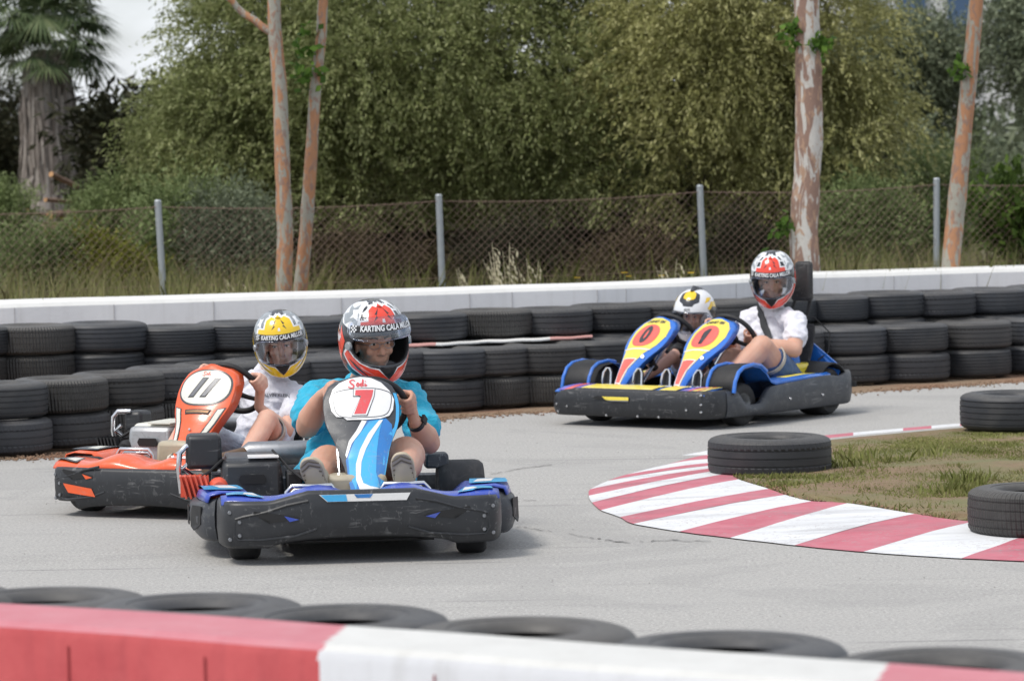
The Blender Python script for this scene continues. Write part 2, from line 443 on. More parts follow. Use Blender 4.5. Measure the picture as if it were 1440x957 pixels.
def profile_wall(FP, prof, mats_idx, mats, name, wob=.006, sub=6):
    b = MB(); rings = []
    fine = []
    for i in range(len(FP) - 1):
        for k in range(sub): fine.append(FP[i].lerp(FP[i + 1], k / sub))
    fine.append(FP[-1])
    cols = [offs(fine, d) for d, z in prof]
    n = len(fine); k = len(prof)
    vs = []
    for i in range(n):
        for j, (d, z) in enumerate(prof):
            q = cols[j][i]; vs.append((q.x, q.y, z + wob * noise.noise(Vector((q.x * .8, q.y * .8, 0))) * (z > .3)))
    b.v = vs
    for i in range(n - 1):
        for j in range(k - 1):
            b.f.append([i * k + j, (i + 1) * k + j, (i + 1) * k + j + 1, i * k + j + 1]); b.mi.append(mats_idx(j, fine[i]))
    return b.build(name, mats, smooth=True, angle=25), fine
far_wall, finew = profile_wall(FP, [(0, -.01), (0, ZW - .03), (.02, ZW - .006), (.05, ZW), (.47, ZW), (.5, ZW - .01), (.5, -.01)], lambda j, p: 1 if j in (1, 2, 3, 4) else 0, [M_WALL, M_WTOP], 'barrier_wall')
tag(far_wall, 'long low white painted concrete wall behind the far tyre barrier', 'wall')
jb = MB()
for px in (-60, 25, 155, 300, 478, 662, 725, 850, 880, 1032, 1150, 1266, 1322, 1379):
    i = min(range(len(finew)), key=lambda q: abs((finew[q].x / finew[q].y) - (px - 720) / F_PX))
    q = finew[i]; jb.box((q.x, q.y - .0015, .31), (.004, .004, .62))
jb.build('wall_joint', M_JOINT, far_wall, smooth=False)

ZF = .60
np_ = [(-700, 806), (-300, 828), (0, 845), (150, 853.5), (300, 863), (477, 877), (620, 886.5), (720, 893.5), (900, 907), (1080, 919), (1240, 930), (1440, 943.5), (1700, 962), (2100, 990)]
NPt = [G(px, py, ZF).xy for px, py in np_]
def foreidx(j, p):
    px = 720 + p.x / p.y * F_PX
    pos = 0 if (px < 470 or px > 1232) else 1
    return (0 if j in (0, 6) else 1) + 2 * pos
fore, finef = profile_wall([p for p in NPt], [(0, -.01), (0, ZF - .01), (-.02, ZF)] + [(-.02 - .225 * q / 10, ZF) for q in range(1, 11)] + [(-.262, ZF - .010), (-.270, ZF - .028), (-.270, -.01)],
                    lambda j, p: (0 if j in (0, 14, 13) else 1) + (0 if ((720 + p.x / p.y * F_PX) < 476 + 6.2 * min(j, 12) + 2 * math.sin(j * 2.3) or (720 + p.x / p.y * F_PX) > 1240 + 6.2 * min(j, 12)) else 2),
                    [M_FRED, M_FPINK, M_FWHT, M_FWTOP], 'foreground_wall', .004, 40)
tag(fore, 'low concrete wall painted in red and white blocks along the near edge of the track', 'wall')
jb = MB()
nf = offs(finef, -.272)
for px in (-150, 85, 275, 600, 905, 1330):
    i = min(range(len(nf)), key=lambda q: abs((nf[q].x / nf[q].y) - (px - 720) / F_PX))
    q = nf[i]; jb.box((q.x, q.y, .278), (.003, .004, .57))
jb.build('wall_joint', plain('red_joint', (.32, .045, .05), .9), fore, smooth=False)

# ================================================================ tyres
def m_rubber(name, c, rib=0, dust=.35, ribamp=.5, n=70):
    t = NT(name); v = t.coord()
    oi = t.n('ShaderNodeObjectInfo')
    tc_ = t.n('ShaderNodeTexCoord'); sp = t.n('ShaderNodeSeparateXYZ'); t.l(tc_.outputs['Object'], sp.inputs[0])
    off = t.n('ShaderNodeVectorMath', operation='ADD'); t.l(v, off.inputs[0])
    cmb = t.n('ShaderNodeCombineXYZ'); t.l(t.math('MULTIPLY', oi.outputs['Random'], 37.0), cmb.inputs[0]); t.l(cmb.outputs[0], off.inputs[1])
    f = t.noise(off.outputs[0], 5, 5, .65, .4); g = t.noise(off.outputs[0], 45, 3, .7)
    col = t.mix(oi.outputs['Random'], c, tuple(x * 2.3 for x in c))
    col = t.mix(t.ramp(f, [(.45, 0.0), (.75, dust)]), col, (.095, .092, .088))
    # dust lies on faces that look up and gathers near the bottom tyre edges
    ge = t.n('ShaderNodeNewGeometry'); sn = t.n('ShaderNodeSeparateXYZ'); t.l(ge.outputs['Normal'], sn.inputs[0])
    up = t.ramp(sn.outputs[2], [(.35, 0.0), (.95, .55)])
    col = t.mix(t.math('MULTIPLY', up, g), col, (.16, .15, .135))
    t.base(col); t.set(Roughness=t.math('MULTIPLY_ADD', f, .35, .38)); t.b.inputs['Specular IOR Level'].default_value = .5
    if rib:
        an = t.math('ARCTAN2', sp.outputs[1], sp.outputs[0])
        sk = t.math('MULTIPLY', t.math('SUBTRACT', sp.outputs[2], .09), ribamp * 40)
        s_ = t.math('SINE', t.math('ADD', t.math('MULTIPLY', an, float(n)), sk))
        h = t.ramp(s_, [(.0, 1.0), (.3, 1.0), (.45, 0.0)]) if rib == 1 else s_
        r2 = t.math('SQRT', t.math('ADD', t.math('MULTIPLY', sp.outputs[0], sp.outputs[0]), t.math('MULTIPLY', sp.outputs[1], sp.outputs[1])))
        msk = t.ramp(r2, [(.24, 0.0), (.25, 1.0)])
        z_ = t.math('ABSOLUTE', t.math('SUBTRACT', sp.outputs[2], .09))
        zm = t.ramp(z_, [(.040, 0.0), (.044, 1.0)]) if rib == 1 else 1.0
        hh = t.math('MULTIPLY', t.math('MULTIPLY', h, msk), zm)
        t.bump(hh, .9, .004)
    else: t.bump(g, .3, .003)
    return t.m
RUB = [m_rubber('rubber_ribbed', (.017, .019, .023), 0, .4), m_rubber('rubber_blocks', (.022, .022, .023), 1, .35, .2, 64),
       m_rubber('rubber_worn', (.030, .029, .028), 2, .5, .5, 90), m_rubber('rubber_slanted', (.017, .018, .021), 1, .3, 1.1, 56)]
def tyre_mesh(name, R, H, grooves, mat, gd=.007, wear=0.0, n=64):
    pr = []; rb = R - .055; h = H / 2
    sh = .022
    # tread from the bottom shoulder to the top shoulder
    pts = [(R - .03, -h * .93), (R - .016, -h * .86), (R - .006, -h * .74)]
    z = -h * .70
    gs = sorted(grooves)
    for g in gs:
        c = g * h; gw = .0042
        rr = R - .002 + .0 * c - .006 * (g ** 2)
        pts += [(rr, c - gw), (rr - gd, c - gw + .0008), (rr - gd, c + gw - .0008), (rr, c + gw)]
    pts += [(R - .006, h * .74), (R - .016, h * .86), (R - .03, h * .93)]
    top = [(R - .045, h * .975), (R - .07, h * 1.0), (R - .09, h * .985), (R - .092, h * .955), (R - .105, h * .95), (R - .118, h * .86), (R - .124, h * .78), (R - .128, h * .70), (R - .118, h * .66)]
    ins = [(R - .09, h * .68), (R - .05, h * .62), (R - .03, h * .3), (R - .03, -h * .3), (R - .05, -h * .62), (R - .09, -h * .68)]
    bot = [(r, -z_) for r, z_ in top[::-1]]
    prof = pts + top + ins + bot
    prof = [(r, z_ + h) for r, z_ in prof]
    b = MB(); b.lathe(prof, None, n, 0, closed=True)
    o = b.build(name, mat, smooth=True, angle=32); me = o.data
    bpy.data.objects.remove(o); return me
TM = {}
def tyre_kind(k, R, H):
    key = (k, R, H)
    if key not in TM:
        gr = [(-.62, -.32, 0, .32, .62), (-.5, -.18, .18, .5), (-.56, -.2, .2, .56), (-.4, 0, .4), (-.66, -.45, -.22, 0, .22, .45, .66)][k % 5]
        TM[key] = tyre_mesh('tyre', R, H, gr, RUB[(0, 1, 2, 3, 0)[k % 5]], .006 if k != 2 else .003)
    return TM[key]
look = ['with a fine ribbed tread', 'with a blocky shoulder tread', 'with a worn grey tread', 'with a slanted tread', 'with a many grooved tread']
def put_tyre(x, y, z, k, R, H, label, group, tilt=.01):
    o = link('tyre', tyre_kind(k, R, H))
    o.location = (x, y, z); o.rotation_euler = (rnd.uniform(-tilt, tilt), rnd.uniform(-tilt, tilt), rnd.uniform(0, 6.28))
    tag(o, label, 'tyre', group); return o
ORD = 'first second third fourth fifth sixth seventh eighth ninth tenth eleventh twelfth thirteenth fourteenth fifteenth sixteenth seventeenth eighteenth nineteenth twentieth twenty-first twenty-second twenty-third'.split()
front = [(-92, 658), (-14, 650), (72, 641.5), (154, 632), (235, 622), (305, 612), (372, 605), (440, 598), (505, 592), (562, 586), (617, 581), (684, 578.5), (750, 573.5), (826, 570), (905, 564), (990, 558), (1078, 552), (1163, 546.5), (1250, 541), (1335, 537), (1423, 531.5), (1510, 525)]
RR = .262
HF = .184
FRONT = []
for i, (xr, yb) in enumerate(front):
    g = G(xr, yb); s = F_PX / g.y
    cx = g.x - RR; cy = g.y + RR
    cx = AY(xr, yb, cy).x - RR
    FRONT.append((cx, cy))
    lo, up_ = rnd.randrange(5), rnd.randrange(5)
    up_ = {2: 0, 3: 2, 4: 1, 18: 0, 19: 4, 20: 1}.get(i, up_)
    for lv in range(2):
        k = (lo, up_)[lv]
        dx = rnd.uniform(-.012, .012); 
        lab = ('%s tyre of the %s stack from the left, front row of the far barrier' % (('lower', 'upper')[lv], ORD[i - 1])) if 0 < i < 21 else '%s tyre of the front barrier row just past the %s picture edge' % (('lower', 'upper')[lv], 'left' if i == 0 else 'right')
        put_tyre(cx + dx, cy + rnd.uniform(-.01, .01), .003 + lv * HF, k, RR + (.004 if lv == 0 else 0), HF, lab, 'front row of the far tyre barrier', .008)
back = [(-85, 465), (13, 463), (109, 460), (205, 456.5), (303, 461), (398, 455), (490, 450), (576, 446), (660, 443), (749, 438), (832, 436), (915, 431), (995, 428), (1073, 425), (1150, 421.5), (1223, 418), (1302, 413), (1374, 412), (1446, 408), (1520, 404)]
def zline(px): return 20.25 + (px + 20) / 1460 * 3.05
for i, (xr, yt) in enumerate(back):
    Y = zline(xr)
    fyc = float(np.interp((xr - 45 - 720) / F_PX, [q[0] / q[1] for q in FRONT], [q[1] for q in FRONT])); Y = max(Y, fyc + .50)
    p = AY(xr, yt, Y); zt3 = p.z + .022; H = .170; R = .268
    cx = p.x - R; cy = Y
    c0, c1, c2 = rnd.randrange(5), rnd.randrange(5), rnd.randrange(5)
    Hq = round(H, 3); 
    for lv in range(3):
        k = (c0, c1, c2)[lv]
        o = put_tyre(cx + rnd.uniform(-.012, .012), cy + rnd.uniform(-.01, .01), .003 if lv == 0 else zt3 - (3 - lv) * H, k, R, .182,
                 ('%s tyre of the %s stack from the left, back row along the white wall' % (('bottom', 'middle', 'top')[lv], ORD[i - 1])) if 0 < i < 19 else '%s tyre of the back barrier row just past the %s picture edge' % (('bottom', 'middle', 'top')[lv], 'left' if i == 0 else 'right'),
                 'back row of the far tyre barrier', .006)
        o.scale = (1, 1, (H if lv else zt3 - 2 * H - .003) / .182)
# the near row behind the foreground wall
near = [(-290, 806), (-100, 812), (80, 818), (285, 826.5), (485, 843.5), (735, 858), (1015, 878.5), (1310, 902), (1590, 925)]
for i, (xp, yp) in enumerate(near):
    g = G(xp, yp, .535); R = .245
    cx, cy = g.x, g.y - R
    for lv in range(3):
        k = [0, 2, 1, 3, 0, 2, 4, 1, 0][i] if lv == 2 else rnd.randrange(5)
        lab = '%s tyre of the %s stack from the left behind the foreground wall' % (('bottom', 'middle', 'top')[lv], ORD[i - 2]) if 1 < i < 8 else '%s tyre behind the foreground wall past the %s picture edge%s' % (('bottom', 'middle', 'top')[lv], 'left' if i < 2 else 'right', ', outermost stack' if i == 0 else '')
        o = put_tyre(cx + rnd.uniform(-.01, .01), cy + rnd.uniform(-.01, .01), .003 + lv * .177, k, R, .177, lab, 'near row of tyres behind the foreground wall', .01 if lv == 2 else .004)
# single tyres lying on the island
g = G(1089, 680); put_tyre(g.x, g.y + .285, .02, 3, .288, .178, 'black tyre with blocky tread lying at the tip of the grass island', 'loose tyres around the island', .006)
g = G(1352, 614); put_tyre(AY(1353, 600, g.y).x + .29, g.y + .12, .03, 0, .288, .19, 'black tyre lying at the far side of the grass island by the right picture edge', 'loose tyres around the island', .006)
g = G(1440, 768); put_tyre(AY(1360, 710, g.y + .28).x + .285, g.y + .28, .02, 2, .285, .178, 'worn black tyre lying at the near right of the island on the kerb edge', 'loose tyres around the island', .006)

# painted belt lying over the front row
M_BELTW = m_paint('belt_white', (.78, .78, .76), .5, (.62, .61, .58)); M_BELTR = m_paint('belt_red', (.62, .30, .27), .5, (.66, .42, .38))
def belt(name, i0, i1, redf, label, yo=.0):
    b = MB(); pts = []
    for i in range(i0, i1):
        for k in range(8):
            a = Vector(FRONT[i]); c = Vector(FRONT[i + 1]); pts.append(a.lerp(c, k / 8))
    rows = []
    for j, q in enumerate(pts):
        z = 2 * HF + .009 + .0015 * math.sin(j * 1.3)
        rows.append([(q.x, q.y + yo + .06, z + .008), (q.x, q.y + yo + .26, z + .010), (q.x, q.y + yo + .26, z + .002), (q.x, q.y + yo + .06, z)])
    n = 4; vs = [v for r in rows for v in r]; b.v = vs
    for j in range(len(rows) - 1):
        for q in range(4): b.f.append([j * 4 + q, (j + 1) * 4 + q, (j + 1) * 4 + (q + 1) % 4, j * 4 + (q + 1) % 4]); b.mi.append(1 if redf(pts[j].x / pts[j].y * F_PX + 720) else 0)
    b.f.append([0, 1, 2, 3]); b.mi.append(0); e = (len(rows) - 1) * 4; b.f.append([e, e + 1, e + 2, e + 3]); b.mi.append(0)
    o = b.build(name, [M_BELTW, M_BELTR], smooth=False); tag(o, label, 'belt')
belt('painted_belt', 10, 14, lambda px: px < 606 or px > 772, 'flat red and white painted belt lying along the tops of the front tyre row')

# loose stones and grit along the foot of the tyres and on the island border
def stones(name, pts, r0, r1, mat, seed):
    R = np.random.RandomState(seed); n = len(pts); P = np.array(pts, dtype=float); r = R.uniform(r0, r1, n)[:, None]
    dirs = [(1, 0, 0), (0, 1, 0), (-1, 0, 0), (0, -1, 0), (0, 0, 1), (0, 0, -.3)]
    V = np.stack([P + np.array(d) * r * R.uniform(.5, 1.2, (n, 1)) for d in dirs], 1).reshape(-1, 3)
    F = np.array([(0, 1, 4), (1, 2, 4), (2, 3, 4), (3, 0, 4), (1, 0, 5), (2, 1, 5), (3, 2, 5), (0, 3, 5)]); Fq = (np.arange(n)[:, None, None] * 6 + F[None]).reshape(-1, 3)
    return npmesh(name, V, Fq, mat)
RS = random.Random(8); P = []
for _ in range(2600):
    k = RS.randrange(len(Ed) - 1); P.append((Ed[k][0] + RS.uniform(-.1, .1), Ed[k][1] + RS.gauss(.0, .10), .003))
tag(stones('gravel', P, .003, .012, M_SOIL, 4), 'reddish grit and small stones along the foot of the far tyres', 'gravel', kind='stuff')
P = []
while len(P) < 1500:
    q = inner[RS.randrange(6, 15)]; x, y = q.x + RS.gauss(0, .25), q.y + RS.gauss(0, .2)
    if inpoly(x, y, island): P.append((x, y, .035))
tag(stones('island_gravel', P, .003, .011, M_SOIL, 5), 'small reddish stones on the bare edge of the grass island', 'gravel', kind='stuff')
P = [(RS.uniform(-3, 4), RS.uniform(9, 21), .001) for _ in range(500)]
tag(stones('track_grit', P, .0015, .004, plain('grit', (.32, .31, .29), .9), 6), 'scattered grit on the asphalt', 'gravel', kind='stuff')
# ================================================================ karts
class Frame:
    def __init__(s, ox, oy, hx, hy):
        s.o = Vector((ox, oy, 0)); s.h = Vector((hx, hy, 0)).normalized(); s.l = Vector((-s.h.y, s.h.x, 0)); s.rz = math.atan2(s.h.y, s.h.x)
    def loc(s, w_): d = w_ - s.o; return Vector((d.dot(s.h), d.dot(s.l), d.z))
    def P(s, px, py, x):            # local point on the cross plane x
        r = ray(px, py); t = (x - (CAMP - s.o).dot(s.h)) / r.dot(s.h); return s.loc(CAMP + r * t)
    def L(s, px, py, y):            # local point on the lengthwise plane y
        r = ray(px, py); t = (y - (CAMP - s.o).dot(s.l)) / r.dot(s.l); return s.loc(CAMP + r * t)
def gloss(name, c, rough=.3, coat=.4, var=.06, dirt=.25, dirtc=(.12, .11, .10), metal=0): return plain(name, c, rough, metal, var, 6, 0, .5, coat, dirt, dirtc, .55 if dirt > .12 else .25, tuple(min(1, x * .5 + .16) for x in c))
M_PLB = gloss('black_plastic', (.020, .022, .026), .46, .05, .2, .35, (.05, .052, .055))
M_PLG = gloss('grey_plastic', (.042, .047, .056), .48, .05, .2, .5, (.13, .13, .13))
M_BLK = plain('matt_black', (.012, .012, .013), .6)
M_SLICK = plain('slick_rubber', (.028, .028, .03), .7, var=.3, dirt=.6, dirtc=(.09, .085, .08))
M_CHR = plain('chromed_steel', (.70, .71, .73), .22, 1.0, .08, 20, dirt=.3, dirtc=(.25, .24, .23))
M_STL = plain('grey_steel', (.30, .31, .33), .42, .9, .15, 20, dirt=.4, dirtc=(.1, .09, .08))
M_ALU = plain('cast_aluminium', (.42, .43, .44), .5, .8, .15, 20, dirt=.5, dirtc=(.12, .11, .10))
M_BLUE = gloss('blue_plastic', (.035, .075, .42)); M_CYAN = gloss('sky_blue_decal', (.06, .42, .78), .3, .3); M_MIDB = gloss('mid_blue_decal', (.03, .20, .55), .3, .3)
M_WHT = gloss('white_decal', (.80, .80, .80), .35, .2, .03, .12, (.4, .4, .4)); M_REDD = gloss('red_decal', (.72, .09, .10), .35, .2); M_GREYD = gloss('grey_decal', (.12, .13, .15), .4, .1)
M_DKD = gloss('dark_decal', (.035, .038, .045), .4, .2); M_ORG = gloss('orange_plastic', (.80, .11, .025), .32, .4); M_SBLUE = gloss('bright_blue_plastic', (.02, .16, .62), .3, .4)
M_YELW = gloss('yellow_plastic', (.80, .62, .04), .32, .3); M_YDEC = gloss('yellow_decal', (.86, .70, .10), .35, .2); M_CORAL = gloss('coral_decal', (.80, .13, .10), .35, .2); M_PURP = gloss('purple_decal', (.16, .12, .50), .35, .2)
M_CREAM = gloss('cream_plastic', (.70, .70, .62), .4, .1, .08, .3, (.3, .28, .24)); M_TANK = gloss('fuel_tank_plastic', (.42, .37, .27), .4, .1); M_OIL = plain('oily_metal', (.20, .12, .07), .45, .7, .4, 25)
M_SEATB = gloss('seat_black', (.02, .02, .022), .55, 0); M_BRASS = plain('brass', (.55, .30, .12), .4, .9); M_RED2 = gloss('engine_red', (.70, .10, .05), .4, .1)

def decal(bm, P, mat, name, parent, off=.001, step=.02):
    """a flat drawing (bm in the surface's own two coordinates) laid on the surface P(u, v, off)"""
    us = [v.co.x for v in bm.verts]; vs_ = [v.co.y for v in bm.verts]
    for ax, (lo, hi) in ((0, (min(us), max(us))), (1, (min(vs_), max(vs_)))):
        q = math.ceil(lo / step) * step
        while q < hi:
            co = (q, 0, 0) if ax == 0 else (0, q, 0); no = (1, 0, 0) if ax == 0 else (0, 1, 0)
            bmesh.ops.bisect_plane(bm, geom=list(bm.verts) + list(bm.edges) + list(bm.faces), plane_co=co, plane_no=no); q += step
    for v in bm.verts: v.co = P(v.co.x, v.co.y, off)
    for f in bm.faces: f.smooth = True
    me = bpy.data.meshes.new(name); bm.to_mesh(me); bm.free(); me.materials.append(mat)
    return link(name, me, parent)
def poly2(pts_list):
    bm = bmesh.new()
    if not isinstance(pts_list[0][0], (list, tuple)): pts_list = [pts_list]
    for pts in pts_list:
        f = bm.faces.new([bm.verts.new((x, y, 0)) for x, y in pts])
    bmesh.ops.triangulate(bm, faces=bm.faces); return bm
def text2(s_, size, x, y, shear=0.0, bold=.0, xs=1.0, rot=0):
    c = bpy.data.curves.new('t', 'FONT'); c.body = s_; c.size = size; c.align_x = 'CENTER'; c.align_y = 'CENTER'; c.shear = shear; c.offset = bold; c.resolution_u = 3
    o = bpy.data.objects.new('t', c); me = evaluated_mesh(o)
    bm = bmesh.new(); bm.from_mesh(me); bpy.data.meshes.remove(me)
    for v in bm.verts:
        a, b = v.co.x * xs, v.co.y; v.co = (x + a * math.cos(rot) - b * math.sin(rot), y + a * math.sin(rot) + b * math.cos(rot), 0)
    return bm
def mirror_y(bm):
    for v in bm.verts: v.co.x = -v.co.x
    return bm
def stroke2(paths, w_):
    """pen strokes as flat ribbons"""
    bm = bmesh.new()
    for pts in paths:
        pts = [Vector((a, b, 0)) for a, b in pts]; P = []
        for i in range(len(pts) - 1):
            for k in range(5): P.append(cr(pts, i, k / 5))
        P.append(pts[-1]); L, Rr = [], []
        for i, p in enumerate(P):
            d = (P[min(i + 1, len(P) - 1)] - P[max(i - 1, 0)]).normalized(); nn = Vector((-d.y, d.x, 0)); ww = w_ * (.6 + .5 * math.sin(PI * i / (len(P) - 1)))
            L.append(bm.verts.new(p + nn * ww)); Rr.append(bm.verts.new(p - nn * ww))
        for i in range(len(P) - 1): bm.faces.new((L[i], L[i + 1], Rr[i + 1], Rr[i]))
    return bm

def wheel(root, x, y, r, w_, steer=0, front=True):
    M = Matrix.Translation((x, y, r)) @ Matrix.Rotation(steer, 4, 'Z') @ Matrix.Rotation(PI / 2, 4, 'X')
    h = w_ / 2; pr = [(r * .52, -h * .9), (r * .72, -h), (r * .88, -h * .98), (r * .97, -h * .82), (r, -h * .6), (r, h * .6), (r * .97, h * .82), (r * .88, h * .98), (r * .72, h), (r * .52, h * .9)]
    b = MB(); b.lathe(pr, M, 40, closed=True); t_ = b.build('tyre', M_SLICK, root)
    b = MB(); b.lathe([(.018, -h * .35), (r * .3, -h * .3), (r * .42, -h * .75), (r * .55, -h * .92), (r * .56, -h * .8), (r * .45, -h * .2), (r * .45, h * .2), (r * .56, h * .8), (r * .55, h * .92), (r * .42, h * .75), (r * .3, h * .3), (.018, h * .35)], M, 28, closed=True)
    b.build('rim', M_ALU, t_)
    b = MB(); b.lathe([(0, -h * .8), (.022, -h * .8), (.022, h * .8), (0, h * .8)], M, 12); b.build('hub', M_BLK, t_)

def seat(root, x, y, w_=.17, h=.5, headrest=False, mat=None):
    path = [(.26, .115), (.20, .095), (.10, .075), (0, .07), (-.09, .085), (-.16, .14), (-.20, .22), (-.235, .32), (-.265, .42), (-.285, h)]
    b = MB(); n = len(path); K = 13; vs = []
    for i, (px_, pz) in enumerate(path):
        d = Vector((path[min(i + 1, n - 1)][0] - path[max(i - 1, 0)][0], 0, path[min(i + 1, n - 1)][1] - path[max(i - 1, 0)][1])).normalized(); nn = Vector((-d.z, 0, d.x)) * -1
        nn = Vector((d.z, 0, -d.x)); nn = nn if (nn.x + nn.z) > 0 else -nn
        for k in range(K):
            t = -1 + 2 * k / (K - 1); sd_ = .10 * math.sin(PI * min(1, i / (n - 1) * 1.05 + .12)) * abs(t) ** 3
            ww = w_ * (1 - .14 * (i / (n - 1)) ** 2) * (1 - .1 * (i == 0))
            vs.append(Vector((x + px_, y + t * ww, pz)) + nn * sd_)
    fs = [(i * K + k, i * K + k + 1, (i + 1) * K + k + 1, (i + 1) * K + k) for i in range(n - 1) for k in range(K - 1)]
    b.add(vs, fs); s_ = b.build('seat', mat or M_SEATB, root, solid=.012, sub=1)
    return s_
def steering(root, c, tilt, R=.135, yaw=0, turn=0, to=None):
    n = Vector((-math.cos(tilt) * math.cos(yaw), math.sin(yaw) * -.0, math.sin(tilt))).normalized(); c = Vector(c)
    M = Matrix.Translation(c) @ n.to_track_quat('Z', 'Y').to_matrix().to_4x4()
    b = MB(); b.lathe([(R + .0135 * math.cos(a), .0135 * math.sin(a)) for a in [2 * PI * k / 10 for k in range(10)]], M, 48, closed=True); w0 = b.build('steering_wheel', M_BLK, root)
    b = MB()
    for k in range(3):
        a = turn + PI / 2 + k * 2 * PI / 3; b.tube([M @ Vector((0, 0, -.02)), M @ Vector((math.cos(a) * R * .6, math.sin(a) * R * .6, -.012)), M @ Vector((math.cos(a) * R, math.sin(a) * R, 0))], [.014, .010, .009], 8)
    b.lathe([(0, -.03), (.035, -.03), (.04, -.01), (.03, 0), (0, 0)], M, 20); b.build('spokes', M_BLK, w0)
    b = MB(); b.tube([c - n * .02, Vector(to) if to else c - n * .36], .0095, 10); b.build('steering_column', M_CHR, root)
    return c, n

FST = [(.545, .20, .046), (.53, .235, .048), (.47, .27, .060), (.42, .306, .072), (.35, .361, .088), (.315, .396, .098), (.285, .427, .110), (.265, .455, .125), (.25, .472, .134), (.225, .503, .144), (.195, .548, .148), (.165, .59, .144), (.135, .634, .120), (.12, .653, .082), (.115, .661, .04)]
class Fairing:
    def __init__(s, st, y0=0, dx=0, dz=0, ws=1.0): s.st = [(x + dx, z + dz, w_ * ws) for x, z, w_ in st]; s.y0 = y0
    def at(s, z):
        st = s.st
        if z <= st[0][1]: i = 0
        elif z >= st[-1][1]: i = len(st) - 2
        else: i = max(k for k in range(len(st) - 1) if st[k][1] <= z)
        a, b = st[i], st[i + 1]; t = (z - a[1]) / (b[1] - a[1]); x = a[0] + (b[0] - a[0]) * t; w_ = a[2] + (b[2] - a[2]) * t
        i0, i1 = max(0, i - 1), min(len(st) - 1, i + 2); d = Vector((st[i1][0] - st[i0][0], 0, st[i1][1] - st[i0][1])).normalized()
        return x, w_, Vector((d.z, 0, -d.x))
    def P(s, y, z, off=0.0):
        x, w_, n = s.at(z); q = min(1, abs(y) / max(w_, .01)); return Vector((x, s.y0 + y, z)) + n * (off - .022 * q ** 2.2)
    def build(s, root, mat, depth=.075):
        b = MB(); rings = []
        zs = np.linspace(s.st[0][1], s.st[-1][1], 44)
        fr = [-1, -1, -.97, -.85, -.6, -.3, 0, .3, .6, .85, .97, 1, 1]
        for z in zs:
            x, w_, n = s.at(z); r = []
            for j, a in enumerate(fr):
                p = s.P(a * w_, z)
                if j in (0, len(fr) - 1): p = s.P(a * w_ * 1.0, z) - Vector((min(depth, w_ * .8), 0, 0)) - n * .006
                r.append(p)
            rings.append(r)
        b.loft(rings, cap=False, closed=False)
        return b.build('nose_fairing', mat, root, solid=.006, off=-1, angle=60)
def rounded(cx, cz, rx, rz, p=3.0, n=40, topk=1.0, botk=1.0):
    out = []
    for k in range(n):
        a = 2 * PI * k / n; c, s_ = math.cos(a), math.sin(a); kx = 1 + (.0 if s_ > 0 else 0)
        out.append((cx + rx * math.copysign(abs(c) ** (2 / p), c), cz + rz * math.copysign(abs(s_) ** (2 / p), s_)))
    return out
SODI = [[(-.9, .5), (-1.3, .75), (-1.75, .5), (-1.5, .15), (-1.15, -.15), (-1.4, -.55), (-2.1, -.3)], [(-.75, -.1), (-.5, .2), (-.3, 0), (-.5, -.3), (-.75, -.1)], [(.25, .1), (-.02, .1), (-.05, -.2), (.2, -.2), (.4, .75), (.35, -.1), (.55, -.25)], [(.72, .15), (.70, -.18), (.82, -.22), (1.0, -.08)], [(.76, .42), (.82, .50)]]

def plan(path, n=8):
    P = [Vector((a, b)) for a, b in path]; out = []
    for i in range(len(P) - 1):
        for k in range(n): out.append(cr(P, i, k / n))
    out.append(P[-1]); return out
def skirt(path, zlo, zhi, thick, mat, name, root, bulge=.012, n=8, closed_end=True):
    """bumper skin: an upright band that follows a path in plan; zlo, zhi functions of the path parameter"""
    P = plan(path, n); b = MB(); rings = []
    for i, p in enumerate(P):
        d = (P[min(i + 1, len(P) - 1)] - P[max(i - 1, 0)]).normalized(); nn = Vector((d.y, -d.x)); t = i / (len(P) - 1); a, c = zlo(t, p), zhi(t, p); h = c - a
        prof = [(-.012, a), (0, a + .012), (bulge, a + h * .35), (bulge, a + h * .6), (bulge * .5, c - .014), (-.006, c - .002), (-thick * .6, c), (-thick, c - .008), (-thick, c - .03), (-thick, a + .02), (-thick * .6, a)]
        rings.append([(p.x + nn.x * o, p.y + nn.y * o, z) for o, z in prof])
    b.loft(rings, cap=closed_end); return b.build(name, mat, root, angle=50)
def bolt(root, p, n, r=.008, mat=None):
    M = Matrix.Translation(Vector(p)) @ Vector(n).to_track_quat('Z', 'Y').to_matrix().to_4x4(); b = MB(); b.lathe([(0, .006), (r * .7, .006), (r, .002), (r, -.004)], M, 12); b.build('bolt', mat or M_STL, root)

